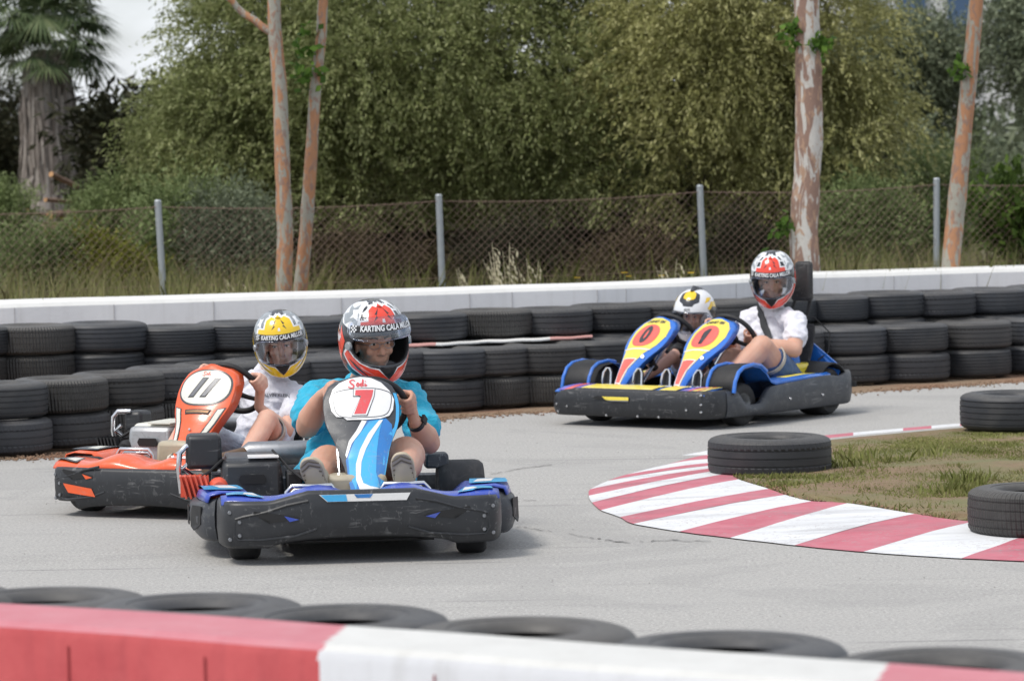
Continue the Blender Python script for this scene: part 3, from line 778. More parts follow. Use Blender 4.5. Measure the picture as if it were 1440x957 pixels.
def rental_kart(fr, pal, label, number):
    root = empty('go_kart', fr.o, fr.rz)
    # chassis
    b = MB()
    for s_ in (-1, 1):
        b.tube([(.62, s_ * .22, .09), (.45, s_ * .26, .085), (.3, s_ * .30, .08), (-.2, s_ * .31, .08), (-.62, s_ * .27, .09)], .014, 8)
        b.tube([(.5, s_ * .28, .09), (.5, s_ * .40, .12)], .016, 8)
        b.tube([(.32, s_ * .30, .10), (.30, s_ * .56, .13), (-.30, s_ * .56, .13), (-.34, s_ * .30, .10)], .011, 8)
    for x in (.62, .40, .1, -.3, -.62): b.tube([(x, -.27, .085), (x, .27, .085)], .012, 8)
    b.build('chassis', M_BLK, root)
    b = MB(); b.box((.2, 0, .066), (.80, .56, .006)); b.build('floor_tray', M_BLK, root, smooth=False)
    b = MB(); b.tube([(-.5, -.52, .135), (-.5, .52, .135)], .016, 12); b.build('rear_axle', M_STL, root)
    for s_ in (-1, 1): wheel(root, .5, s_ * .43, .118, .115, pal.get('steer', 0)); wheel(root, -.5, s_ * .475, .135, .19)
    # front bumper
    path = [(.52, -.53), (.64, -.528), (.725, -.505), (.757, -.465), (.772, -.39), (.785, -.2), (.788, 0), (.785, .2), (.772, .39), (.757, .465), (.725, .505), (.64, .528), (.52, .53)]
    bz = pal.get('bz', 0)
    zl = lambda t, p: .066 + bz * 2 + .035 * max(0, 1 - (p.y / .34) ** 2) ** .5 if abs(p.y) < .34 else .066
    def zh(t, p):
        a = abs(p.y); return .24 + bz * 1.3 + (.036 if not bz else .0) * max(0, min(1, (.34 - a) / .14))
    bw = pal.get('bw', 1); path = [(x, y * bw) for x, y in path]; fb = skirt([(x, y) for x, y in path], zl, zh, .05, pal['bumper'], 'front_bumper', root, .005)
    PP = plan(path, 8)
    def FBP(y, z, off=0.0):
        i = min(range(len(PP)), key=lambda k: abs(PP[k].y - y) + (1 if PP[k].x < .7 else 0)); j = min(max(i, 1), len(PP) - 2)
        a, c = (PP[j], PP[j + 1]) if (PP[j + 1].y - PP[j].y) and (y >= PP[j].y) else (PP[j - 1], PP[j]); t = (y - a.y) / ((c.y - a.y) or 1); x = a.x + (c.x - a.x) * t
        return Vector((x + .005 + off, y, z))
    for s_ in (-1, 1):
        b = MB(); b.tube([FBP(s_ * y, z + bz, -.002) for y, z in ((.47, .175), (.44, .185), (.36, .20), (.28, .225), (.2, .24))], .006, 6)
        b.tube([FBP(s_ * y, z + bz, -.002) for y, z in ((.47, .175), (.475, .12), (.46, .10), (.38, .098), (.25, .11), (.17, .135))], .005, 6); b.build('ridge', pal['bumper'], fb)
        v1 = poly2([(s_ * .225, .175), (s_ * .245, .183), (s_ * .40, .205), (s_ * .405, .197), (s_ * .36, .168), (s_ * .345, .160)][:: s_])
        decal(v1, FBP, M_BLK, 'vent', fb, .002)
        v2 = poly2([(s_ * .235, .172), (s_ * .29, .186), (s_ * .27, .164)][::s_]); decal(v2, FBP, pal['body'], 'vent_insert', fb, .003)
        for y, z in ((.49, .20), (.49, .10), (.455, .165), (.455, .115)): bolt(fb, FBP(s_ * y * bw, z + bz, .0), (1, 0, 0), .008, M_STL)
    st = pal['sticker']
    if number == '7': decal(poly2([(-.16, .262), (.18, .262), (.165, .235), (-.13, .235)]), FBP, st[0], 'bumper_sticker', fb, .003)
    if number == '7': decal(poly2([(-.155, .261), (-.06, .261), (-.055, .236), (-.128, .236)]), FBP, st[1], 'sticker_stripe', fb, .004)
    if number == '7': decal(poly2([(-.03, .261), (.04, .261), (.03, .247), (-.02, .247)]), FBP, st[2], 'sticker_stripe', fb, .004)
    if number == '11':
        decal(poly2([(-.40, .145), (-.24, .125), (-.22, .09), (-.37, .105)]), FBP, pal['body'], 'bumper_insert', fb, .004)
    # front cowl between the bumper and the pedals
    b = MB(); rows = []; cz = pal.get('bz', 0)
    for i in range(41):
        y = (-.52 + 1.04 * i / 40) * (.93 if bz else 1); a = abs(y); hump = .040 * math.exp(-((a - .16) / .10) ** 2) + .014 * math.exp(-((a - .46) / .08) ** 2)
        rows.append([(.765 - .06 * (a / .53) ** 4, y, .225 + cz), (.74 - .06 * (a / .53) ** 4, y, .238 + cz + hump * .6), (.66, y, .245 + cz + hump), (.57 - .03 * (a > .35), y, .235 + cz * .5 + hump * .8), (.52, y, .20)])
    b.loft(rows, cap=False, closed=False); cw = b.build('front_cowl', pal['body'], root, solid=.006, angle=60)
    def CWP(y, x, off=0.0):
        a = abs(y); hump = .040 * math.exp(-((a - .16) / .10) ** 2) + .014 * math.exp(-((a - .46) / .08) ** 2)
        return Vector((x, y, .241 + cz + hump * (1 if x < .70 else .75) + off + .006))
    for s_ in (-1, 1):
        decal(poly2([(s_ * .36, .72), (s_ * .50, .68), (s_ * .50, .60), (s_ * .40, .58)][::s_]), CWP, pal['acc'][0], 'cowl_sticker', cw, .002)
        decal(poly2([(s_ * .38, .70), (s_ * .44, .68), (s_ * .43, .62), (s_ * .40, .60)][::s_]), CWP, pal['acc'][1], 'cowl_sticker', cw, .003)
    if number == '11':
        decal(stroke2([[(.10, .68), (.16, .71), (.24, .68), (.25, .62), (.15, .60), (.09, .63), (.14, .66)], [(.13, .63), (.20, .655), (.27, .62)]], .005), CWP, M_WHT, 'cowl_emblem', cw, .003)
    # side pods and side bumpers
    for s_ in (-1, 1):
        pth = [(.50, .535), (.47, .572), (.38, .600), (.2, .615), (0, .62), (-.18, .61), (-.30, .58), (-.35, .53)]
        pth = [(x, s_ * y) for x, y in pth]
        if s_ < 0: pass
        sb = skirt(pth if s_ < 0 else pth, lambda t, p: .068, lambda t, p: .235 - .05 * t + .01 * math.sin(t * 9), -.05 if s_ > 0 else .05, pal['side'], 'side_bumper', root) if False else None
        P = plan(pth, 6); rings = []
        for i, p in enumerate(P):
            d = (P[min(i + 1, len(P) - 1)] - P[max(i - 1, 0)]).normalized(); nn = Vector((d.y, -d.x)); nn = nn if nn.y * s_ > 0 else -nn; t = i / (len(P) - 1)
            a = .068; c = .232 - .065 * t; h = c - a
            prof = [(-.012, a), (0, a + .012), (.014, a + h * .35), (.016, a + h * .6), (.008, c - .014), (-.006, c), (-.035, c + .002), (-.05, c - .01), (-.05, a + .02), (-.03, a)]
            rings.append([(p.x + nn.x * o, p.y + nn.y * o, z) for o, z in prof])
        b = MB(); b.loft(rings); sb = b.build('side_bumper', pal['side'], root, angle=50)
        b = MB(); b.add([(.47, s_ * .592, .20), (.36, s_ * .622, .195), (.29, s_ * .630, .16), (.31, s_ * .630, .11), (.38, s_ * .620, .10), (.46, s_ * .595, .13)], [(0, 1, 2, 3, 4, 5)]); b.build('opening', M_BLK, sb, smooth=False, solid=.004)
        b = MB(); b.add([(.14, s_ * .635, .17), (.06, s_ * .638, .17), (.06, s_ * .638, .10), (.14, s_ * .635, .10)], [(0, 1, 2, 3)]); b.build('opening', M_BLK, sb, smooth=False, solid=.004)
        b = MB(); rows = []
        for i in range(15):
            t = i / 14; x = .50 - .84 * t; yo = .600 - .05 * (abs(t - .45) * 2) ** 3; zt = .245 - .045 * t + .012 * math.sin(t * 5); yi = .36 + .05 * t
            rows.append([(x, s_ * (yo + .004), zt - .03), (x, s_ * (yo - .006), zt - .004), (x, s_ * (yo - .05), zt + .006), (x, s_ * (yi + .06), zt + .002), (x, s_ * yi, zt - .05)])
        b.loft(rows, cap=False, closed=False); pd = b.build('side_pod', pal['body'], root, solid=.006, angle=60)
        def PDP(y, x, off=0.0, s_=s_):
            t = (.50 - x) / .84; return Vector((x, y, .251 - .045 * t + .012 * math.sin(t * 5) + off + .005))
        decal(poly2([(s_ * .43, .44), (s_ * .58, .42), (s_ * .60, .05), (s_ * .57, -.1), (s_ * .46, .12)][::s_]), PDP, pal['acc'][0], 'pod_sticker', pd, .002)
        decal(poly2([(s_ * .45, .40), (s_ * .52, .38), (s_ * .55, .22), (s_ * .48, .26)][::s_]), PDP, pal['acc'][1], 'pod_sticker', pd, .003)
        decal(poly2([(s_ * .52, .16), (s_ * .585, .10), (s_ * .575, .0), (s_ * .53, .06)][::s_]), PDP, pal['acc'][1], 'pod_sticker', pd, .003)
    # rear bumper
    P = [(-.62, -.55), (-.70, -.52), (-.745, -.40), (-.76, 0), (-.745, .40), (-.70, .52), (-.62, .55)]
    skirt([(x, -y) for x, y in P], lambda t, p: .08, lambda t, p: .20, .05, pal['side'], 'rear_bumper', root)
    # nose fairing
    fa = Fairing(FST, pal.get('fy', 0), dz=pal.get('fdz', 0)); fo_ = fa.build(root, pal['fair'])
    if pal.get('fdz'):
        _P = fa.P; fa.P = lambda y, z, off=0.0: _P(y, z + pal['fdz'], off)
    if number == '7':
        zz = lambda q: .653 - (q - 62) * .000520 if q < 380 else .4877 - (q - 380) * .000558
        yy = lambda q: (q - 352) / 5.17 / 358
        T = lambda pts: [(yy(a), zz(b_)) for a, b_ in pts]
        decal(poly2(T([(380, 372), (520, 352), (560, 390), (560, 470), (520, 560), (478, 700), (448, 830), (425, 895), (300, 895), (240, 840), (222, 700), (215, 610), (260, 520), (320, 440)])), fa.P, M_MIDB, 'blue_panel', fo_, .0015)
        decal(poly2(T([(400, 378), (500, 360), (470, 430), (440, 560), (420, 700), (440, 780), (400, 800), (330, 780), (290, 700), (270, 800), (232, 700), (232, 600), (285, 500)])), fa.P, M_CYAN, 'sky_panel', fo_, .0025)
        decal(poly2(T([(345, 372), (380, 378), (330, 450), (262, 520), (222, 600), (214, 580), (245, 500), (300, 440)])), fa.P, M_WHT, 'white_stripe', fo_, .0035)
        decal(poly2(T([(468, 372), (498, 366), (420, 470), (360, 560), (322, 640), (308, 720), (322, 770), (370, 790), (440, 790), (432, 840), (360, 848), (300, 820), (274, 740), (282, 650), (320, 560), (385, 460)])), fa.P, M_WHT, 'white_stripe', fo_, .0040)
        decal(poly2(T([(300, 850), (350, 846), (352, 884), (300, 886)])), fa.P, M_REDD, 'red_badge', fo_, .0045)
        decal(text2('o', .016, yy(325), zz(864), 0, .001), fa.P, M_WHT, 'badge_mark', fo_, .0055, .05)
        decal(poly2(T([(120, 210), (150, 135), (200, 95), (270, 72), (350, 64), (430, 70), (500, 98), (555, 150), (588, 215), (575, 290), (545, 335), (480, 360), (380, 370), (240, 366), (215, 345), (165, 335), (132, 290)])), fa.P, M_WHT, 'number_plate', fo_, .0045)
        rs = [(fa.at(z)[1], z) for z in np.linspace(.27, .60, 14)]
        decal(poly2([(w_ * .985, z) for w_, z in rs] + [(w_ * (.80 if z < .46 else .90), z) for w_, z in rs[::-1]]), fa.P, M_CYAN, 'edge_stripe', fo_, .0012)
        ln = [(145, 170), (180, 158), (250, 150), (350, 146), (450, 146), (520, 156), (566, 180), (560, 260), (530, 320), (470, 345), (370, 352), (250, 350), (180, 325), (155, 270), (145, 170)]
        decal(stroke2([T(ln)], .0012), fa.P, M_DKD, 'plate_line', fo_, .0055)
        def seven(g): return T([(300 - g, 152 - g), (450 + g, 152 - g), (440 + g, 205), (382 + g, 338 + g), (278 - g, 338 + g), (350 - g, 205 + g), (338 - g, 200 + g), (296 - g, 200 + g)])
        decal(poly2(seven(5)), fa.P, M_DKD, 'numeral_outline', fo_, .0065); decal(poly2(seven(1)), fa.P, M_WHT, 'numeral_edge', fo_, .0075)
        decal(poly2(T([(312, 160), (440, 160), (430, 203), (374, 330), (292, 330), (350, 203), (306, 196)])), fa.P, M_REDD, 'numeral', fo_, .0085)
        decal(stroke2([[(a * .024 + yy(352), b_ * .024 + zz(118)) for a, b_ in p] for p in SODI], .0028), fa.P, M_REDD, 'lettering', fo_, .0065)
    else:
        pl = rounded(0, .562, .128, .070, 2.6)
        pl = [(y * (1 - .12 * max(0, (.55 - z) / .07)), z) for y, z in pl]
        decal(poly2([(y * 1.07, .562 + (z - .562) * 1.09) for y, z in pl]), fa.P, M_DKD, 'plate_edge', fo_, .0015); decal(poly2(pl), fa.P, M_CREAM, 'number_plate', fo_, .003)
        for yq in (-.032, .032):
            decal(poly2([(yq - .044, .520), (yq - .012, .520), (yq + .042, .602), (yq + .010, .602)]), fa.P, M_DKD, 'numeral', fo_, .0045)
            decal(poly2([(yq - .034, .524), (yq - .014, .524), (yq + .033, .598), (yq + .012, .598)]), fa.P, M_GREYD, 'numeral_face', fo_, .0055)
        decal(stroke2([[(a * .014, b_ * .014 + .617) for a, b_ in p] for p in SODI], .0016), fa.P, M_CORAL, 'lettering', fo_, .0045)
        decal(poly2([(-.07, .472), (.07, .472), (.062, .452), (-.062, .452)]), fa.P, M_BLK, 'air_slot', fo_, .0015); decal(poly2([(-.062, .468), (.06, .468), (.058, .458), (-.058, .458)]), fa.P, M_OIL, 'slot_insert', fo_, .0025)
        for s_ in (-1, 1):
            decal(poly2([(s_ * .135, .49), (s_ * .095, .478), (s_ * .062, .40), (s_ * .030, .235), (0, .222), (0, .202), (s_ * .046, .205), (s_ * .063, .29), (s_ * .088, .385), (s_ * .118, .45)][::s_]), fa.P, M_DKD, 'stripe_edge', fo_, .0015)
            decal(poly2([(s_ * .128, .484), (s_ * .100, .476), (s_ * .068, .40), (s_ * .036, .24), (0, .226), (0, .206), (s_ * .042, .209), (s_ * .058, .30), (s_ * .082, .385), (s_ * .112, .45)][::s_]), fa.P, M_CREAM, 'white_stripe', fo_, .003)
        for z in (.385, .29): bolt(fo_, fa.P(0, z, .004), fa.at(z + pal.get('fdz', 0))[2], .007, M_CHR)
    b = MB()
    for s_ in (-1, 1): b.tube([(.36, s_ * .05, .10), (.20, s_ * .055, .36), (.12, s_ * .05, .50)], .009, 8)
    b.build('fairing_stay', M_CHR, root)
    # pedals, foot hoops, tank
    for s_ in (-1, 1):
        b = MB(); y0, y1 = s_ * .085, s_ * .27; b.tube([(.50, y0, .12), (.52, y0, .25), (.525, y0 + s_ * .015, .272), (.525, y1 - s_ * .02, .272), (.52, y1, .25), (.50, y1, .12)], .0085, 10)
        b.tube([(.50, y0 + s_ * .01, .12), (.505, y0 + s_ * .012, .24), (.505, y0 + s_ * .03, .255), (.505, y1 - s_ * .03, .255), (.505, y1 - s_ * .012, .24), (.50, y1 - s_ * .01, .12)], .007, 10)
        b.build('pedal_hoop', M_CHR, root)
    b = MB(); b.box((.36, 0, .19), (.16, .26, .22), taper=.9); b.build('fuel_tank', M_TANK, root, bevel=.02)
    # tie rods, uprights
    b = MB(); b.tube([(.42, -.38, .12), (.40, 0, .11), (.42, .38, .12)], .007, 8); b.build('tie_rod', M_CHR, root)
    seat(root, -.28, pal.get('fy', 0), .18, .50)
    b = MB(); b.tube([(-.45, -.16, .3), (-.5, -.2, .1)], .01, 8); b.build('seat_strut', M_STL, root); b = MB(); b.tube([(-.45, .16, .3), (-.5, .2, .1)], .01, 8); b.build('seat_strut', M_STL, root)
    # engine on the right of the driver
    b = MB()
    b.box((-.22, -.37, .20), (.22, .16, .14)); b.build('engine_block', M_ALU, root, bevel=.01)
    b = MB()
    for k in range(7): b.box((-.24 + .0, -.48, .17 + k * .016), (.16, .12, .006))
    for k in range(7): b.box((-.10, -.47, .15 + k * .016), (.10, .1, .006))
    b.box((-.17, -.47, .2), (.2, .07, .12)); b.build('cooling_fins', M_ALU, root, smooth=False)
    ec = pal['cover']
    b = MB(); b.box((-.12, -.385, .245), (.38, .25, .17), taper=.92); e = b.build('engine_cover', ec[0], root, bevel=.022)
    b = MB(); b.box((-.14, -.385, .335), (.33, .21, .012), taper=.9); b.build('cover_top', ec[1], e, bevel=.005)
    b = MB(); b.box((-.02, -.34, .3435), (.12, .12, .005)); b.build('cover_sticker', pal['acc'][1], e)
    b = MB(); b.prism([(-.045, -.018), (.045, -.018), (.055, 0), (.045, .018), (-.045, .018), (-.055, 0)], Matrix.Translation((.071, -.385, .262)) @ Matrix(((0, 0, 1, 0), (1, 0, 0, 0), (0, 1, 0, 0), (0, 0, 0, 1))), .004); b.build('slot', M_BLK, e, smooth=False)
    b = MB(); b.box((.0, -.222, .22), (.16, .06, .13)); b.build('carburettor', M_BLK, root, bevel=.008)
    b = MB(); b.lathe([(0, .03), (.018, .03), (.025, .015), (.025, 0), (0, 0)], Matrix.Translation((.085, -.222, .205)) @ Matrix.Rotation(PI / 2, 4, 'Y'), 14); b.build('fuel_valve', M_BRASS, root)
    b = MB(); q = pal.get('ab', 1); b.box((-.15, -.57, .36 - .02 * (q < 1)), (.17 * q, .145 * q, .135 * q), taper=.94); ab = b.build('airbox', M_PLB, root, bevel=.018)
    b = MB(); b.tube([(-.1, -.66, .20), (-.08, -.67, .30), (-.08, -.665, .36), (-.08, -.64, .385), (-.1, -.58, .385)], .011, 10); b.tube([(-.1, -.62, .27), (-.08, -.655, .30), (-.08, -.62, .325)], .009, 8); b.build('roll_hoop', M_CHR, root)
    b = MB()
    for k in range(6): b.box((.02, -.655 + k * .019, .235), (.10, .008, .09), Matrix.Rotation(.25, 3, 'X'))
    b.box((-.01, -.61, .235), (.08, .11, .08)); b.build('recoil_housing', pal['recoil'], root, smooth=False)
    b = MB(); b.lathe([(0, .03), (.03, .03), (.045, .01), (.045, -.03), (0, -.03)], Matrix.Translation((.045, -.515, .225)) @ Matrix.Rotation(PI / 2, 4, 'Y'), 18); b.build('recoil_cap', pal['recoil'], root)
    b = MB(); b.tube([(-.25, -.53, .28), (-.35, -.56, .27), (-.52, -.54, .28), (-.66, -.40, .30)], [.018, .02, .03, .03], 12); b.build('exhaust_pipe', M_OIL, root)
    b = MB(); b.tube([(-.66, -.42, .30), (-.68, -.38, .30), (-.69, .0, .30), (-.68, .05, .30)], [.02, .05, .05, .02], 16); b.build('muffler', M_STL, root)
    b = MB()
    b.tube([(-.05, -.50, .33), (.0, -.55, .29), (.02, -.6, .26)], .006, 6); b.tube([(-.1, -.30, .36), (.08, -.24, .30), (.3, -.1, .2)], .005, 6); b.build('cable', M_BLK, root)
    b = MB(); b.box((-.50, .38, .27), (.12, .10, .06), taper=.9); b.build('chain_guard', M_PLG, root, bevel=.01)
    C, N = steering(root, pal['wheel'], math.radians(38), pal.get('wr', .135), to=(.33, 0, .15))
    if 'ws' in pal: root.scale = (1, pal['ws'], 1); C = Vector((C.x, C.y * pal['ws'], C.z))
    tag(root, label, 'go-kart', 'rental karts on the track')
    return root, C, N

K7 = Frame(-.645, 13.93, .10, -.995)
pal7 = dict(body=M_BLUE, bumper=M_PLB, side=M_PLG, fair=M_PLG, acc=(M_CYAN, M_WHT), sticker=(M_WHT, M_CYAN, M_MIDB), recoil=M_RED2, cover=(M_PLB, M_PLG), steer=-.12, wheel=(-.035, .075, .52), wr=.152, fy=.04)
k7, W7, N7 = rental_kart(K7, pal7, 'blue and black go-kart with a white number 7 plate, nearest to the camera', '7')
o11 = G(241, 721); h11 = Vector((-.407, -.914, 0)).normalized(); oo = Vector((o11.x, o11.y, 0)) - h11 * .5
K11 = Frame(oo.x, oo.y + .02, h11.x, h11.y)
pal11 = dict(body=M_ORG, bumper=M_PLB, side=M_PLB, fair=M_ORG, acc=(M_DKD, M_CREAM), sticker=(M_PLB, M_PLB, M_PLB), recoil=M_BLK, cover=(M_ALU, M_CREAM), steer=-.1, wheel=(-.02, .03, .50), fdz=-.045, ab=.68, ws=.93, bw=.93, bz=-.022)
k11, W11, N11 = rental_kart(K11, pal11, 'orange and black go-kart with number 11 plate, behind the blue kart at left', '11')

# ---------------------------------------------------------------- two-seat kart
FT = [(.60, .20, .028), (.585, .225, .034), (.55, .27, .042), (.50, .325, .054), (.455, .37, .066), (.41, .41, .082), (.36, .45, .104), (.33, .475, .117), (.29, .51, .125), (.25, .545, .126), (.21, .58, .120), (.175, .61, .104), (.155, .63, .082), (.145, .64, .05)]
FT = [(x, .2 + (z - .2) * .865, w_ * 1.06) for x, z, w_ in FT]
def twin_kart(fr):
    root = empty('go_kart', fr.o, fr.rz)
    b = MB()
    for s_ in (-1, 1):
        b.tube([(.66, s_ * .30, .09), (.45, s_ * .34, .085), (-.2, s_ * .36, .08), (-.58, s_ * .34, .09)], .015, 8)
        b.tube([(.45, s_ * .34, .09), (.45, s_ * .44, .12)], .016, 8)
    for x in (.66, .42, .1, -.25, -.58): b.tube([(x, -.34, .085), (x, .34, .085)], .013, 8)
    b.tube([(.6, 0, .085), (-.58, 0, .085)], .013, 8); b.build('chassis', M_BLK, root)
    b = MB(); b.box((.2, 0, .066), (.86, .70, .006)); b.build('floor_tray', M_BLK, root, smooth=False)
    b = MB(); b.tube([(-.5, -.5, .135), (-.5, .5, .135)], .016, 12); b.build('rear_axle', M_STL, root)
    for s_ in (-1, 1): wheel(root, .40, s_ * .46, .118, .115, -.06); wheel(root, -.48, s_ * .44, .135, .18)
    path = [(.60, -.535), (.70, -.53), (.765, -.50), (.785, -.40), (.79, 0), (.785, .40), (.765, .50), (.70, .54), (.60, .55)]
    fb = skirt(path, lambda t, p: .058, lambda t, p: .205 - .05 * max(0, (-p.y - .40) / .14) ** 2 if p.y < -.40 else .212, .045, M_PLB, 'front_bumper', root, .010)
    FP_ = lambda y, z, off=0.0: Vector((.802 - .02 * max(0, abs(y) - .38) / .12 + off, y, z))
    decal(poly2([(-.20, .165), (-.165, .170), (.02, .170), (.02, .152), (-.12, .150)]), FP_, M_YDEC, 'slot_insert', fb, .004); decal(poly2([(-.23, .160), (-.19, .172), (-.16, .172), (-.13, .150)]), FP_, M_BLK, 'slot', fb, .005)
    decal(poly2([(-.13, .150), (.02, .152), (.02, .146), (-.10, .145)]), FP_, M_STL, 'slot_rim', fb, .005)
    for y, z in ((-.47, .08), (-.48, .12), (-.13, .068), (.08, .068), (.22, .068), (.40, .11), (.485, .19), (.485, .14), (.485, .10), (-.40, .11)): bolt(fb, FP_(y, z, .002), (1, 0, 0), .0075, M_CHR)
    for s_ in (-1, 1):
        P = plan([(.64, s_ * .553), (.55, s_ * .57), (.40, s_ * .58), (.2, s_ * .585), (-.2, s_ * .585), (-.5, s_ * .58), (-.62, s_ * .565), (-.70, s_ * .51), (-.725, s_ * .42)], 8); rings = []
        for i, p in enumerate(P):
            d = (P[min(i + 1, len(P) - 1)] - P[max(i - 1, 0)]).normalized(); nn = Vector((d.y, -d.x)); nn = nn if nn.y * s_ > 0 or (abs(nn.y) < .3 and nn.x < 0) else -nn
            if nn.x > .5: nn = -nn
            dip = math.exp(-((p.x - .40) / .12) ** 4) * .085; c = .205 + .030 * max(0, min(1, (.3 - p.x) / .6)) - dip + .012 * math.exp(-((p.x + .68) / .08) ** 2) - .012 * math.exp(-((p.x + .5) / .07) ** 2); a = .06; h = c - a
            prof = [(-.012, a), (0, a + .01), (.010, a + h * .35), (.010, a + h * .6), (.004, c - .012), (-.004, c), (-.03, c), (-.04, c - .01), (-.04, a + .02), (-.03, a)]
            rings.append([(p.x + nn.x * o, p.y + nn.y * o, z) for o, z in prof])
        b = MB(); b.loft(rings); sb = b.build('side_bumper', M_PLG, root, angle=50)
        for x in (.06, -.28): bolt(sb, (x, s_ * .597, .13), (0, s_, 0), .008, M_CHR)
        b = MB(); b.box((-.665, s_ * .556, .165), (.05, .012, .032), Matrix.Rotation(-s_ * .9, 3, 'Z')); b.build('hand_slot', M_BLK, sb, bevel=.004)
        # front wheel arch
        rows = []; inn = []
        arch = [(.60, .19), (.585, .25), (.55, .30), (.50, .325), (.40, .335), (.33, .325), (.27, .29), (.22, .24), (.17, .225), (.0, .232), (-.2, .238), (-.32, .235), (-.40, .24)]
        for k, (x, z) in enumerate(arch): rows.append([(x, s_ * .575, z - .012), (x, s_ * .572, z), (x, s_ * .55, z + .008), (x, s_ * (.44 if k < 7 else .42), z + .004), (x, s_ * (.36 if k < 7 else .38), z - .01)])
        b = MB(); b.loft(rows[4:], cap=False, closed=False); b.build('side_pod', M_SBLUE, root, solid=.006, angle=50)
        b = MB(); b.loft(rows[:6], cap=False, closed=False); b.build('wheel_arch', M_BLK, root, solid=.005, angle=50)
        b = MB(); b.tube([(x, s_ * .577, z + .004) for x, z in arch[:7]], .011, 8); b.tube([(x, s_ * .40, z + .006) for x, z in arch[:6]], .010, 8); b.build('arch_trim', M_SBLUE, root)
        rows = [[(x, s_ * .40, z - .012), (x, s_ * .40, .08)] for x, z in arch[:8]]; b = MB(); b.loft(rows, cap=False, closed=False); b.build('wheel_arch_liner', M_BLK, root, solid=.005)
        b = MB(); b.loft([[(x, s_ * .50, z + .0135), (x, s_ * .44, z + .0135)] for x, z in arch[4:5] + [(.36, .333)]] , cap=False, closed=False)
        b = MB(); rows = [[(x, s_ * .53, z + .013), (x, s_ * .47, z + .013)] for x, z in ((.0, .231), (-.2, .237), (-.31, .2355))]; b.loft(rows, cap=False, closed=False); b.build('pod_sticker', M_YDEC, root, solid=.002)
    skirt([(-.70, .44), (-.745, .3), (-.755, 0), (-.745, -.3), (-.70, -.44)], lambda t, p: .08, lambda t, p: .19, .04, M_PLG, 'rear_bumper', root)
    # printed front cowl
    rows = []
    for i in range(31):
        y = -.50 + i / 30; a = abs(y); rows.append([(.775, y, .188), (.75, y, .198), (.68, y, .210), (.60, y, .216), (.55, y, .19)])
    b = MB(); b.loft(rows, cap=False, closed=False); cw = b.build('front_cowl', M_SBLUE, root, solid=.006, angle=60)
    def CP(y, x, off=0.0): return Vector((x, y, np.interp(x, [.60, .68, .75, .775], [.216, .210, .198, .188]) + .007 + off))
    for k, (y0, y1, mt) in enumerate(((-.48, -.36, M_PURP), (-.44, -.40, M_CORAL), (-.36, .12, M_YDEC), (.17, .28, M_YDEC), (.30, .345, M_PURP), (.35, .37, M_CORAL), (.375, .40, M_YDEC), (.405, .42, M_CORAL), (.425, .455, M_YDEC))):
        sk = .06 if k > 3 else .03
        decal(poly2([(y0, .772), (y1, .772), (y1 + sk, .61), (y0 + sk, .61)]), CP, mt, 'cowl_sticker', cw, .002 + .001 * (k % 2), .04)
    out = []
    for s_, num in ((-1, '0'), (1, '1')):
        y0 = s_ * .20 - .01; fa = Fairing(FT, y0); f_ = fa.build(root, M_SBLUE, .05); _P = fa.P; fa.P = lambda y, z, off=0.0, _P=_P: _P(y, .2 + (z - .2) * .865, off)
        decal(poly2([(-.020, .205), (.016, .205), (.018, .32), (.05, .42), (.092, .475), (.112, .53), (.105, .58), (.075, .615), (.02, .630), (-.04, .628), (-.09, .60), (-.112, .55), (-.105, .49), (-.085, .44), (-.055, .35)]), fa.P, M_YDEC, 'yellow_panel', f_, .0015)
        decal(poly2([(-.018, .21), (.014, .21), (.016, .32), (.035, .385), (-.06, .385), (-.046, .32)]), fa.P, M_WHT, 'white_edge', f_, .0025)
        decal(poly2([(-.014, .235), (.010, .235), (.011, .32), (.028, .380), (-.052, .380), (-.040, .32)]), fa.P, M_CORAL, 'red_wedge', f_, .0035); decal(poly2([(-.016, .21), (.012, .21), (.010, .228), (-.014, .228)]), fa.P, M_CORAL, 'red_wedge', f_, .0035)
        decal(poly2([(-.095, .437), (.065, .437), (.078, .446), (-.10, .446)]), fa.P, M_GREYD if False else M_CREAM, 'fold_line', f_, .0030)
        decal(poly2(rounded(-.012, .522, .078, .066, 2.2)), fa.P, M_CORAL, 'number_disc', f_, .0035)
        if num == '0':
            bm = text2('0', .13, -.012, .521, 0, .006, .8)
            decal(bm, fa.P, M_DKD, 'numeral', f_, .0050, .03)
        else: decal(poly2([(-.024, .475), (-.002, .475), (.006, .566), (-.014, .566), (-.034, .548), (-.034, .536), (-.016, .548)]), fa.P, M_DKD, 'numeral', f_, .0050, .03)
        decal(text2('CARNET SBK', .021, -.004, .606, .1, .0008), fa.P, M_DKD, 'lettering', f_, .0030, .05)
        b = MB(); C = Vector((.04, y0 + .02, .465))
        b.tube([(.50, y0 + .03, .12), (.30, y0 + .05, .31), (.19, y0 + .06, .42)], .010, 8); b.tube([(.50, y0 - .03, .12), (.30, y0 - .04, .31), (.19, y0 - .05, .42)], .010, 8); b.tube([(.42, y0 + .06, .37), (.28, y0 + .02, .30)], .011, 8); b.build('fairing_stay', M_CHR, root)
        b = MB(); b.lathe([(0, -.03), (.022, -.03), (.022, .03), (0, .03)], Matrix.Translation((.29, y0 + .04, .315)) @ Matrix.Rotation(.8, 4, 'Y'), 14); b.build('column_joint', M_BLK, root)
        Cc, Nn = steering(root, C, math.radians(33), .145, to=(.36, y0, .20)); out.append((Cc, Nn))
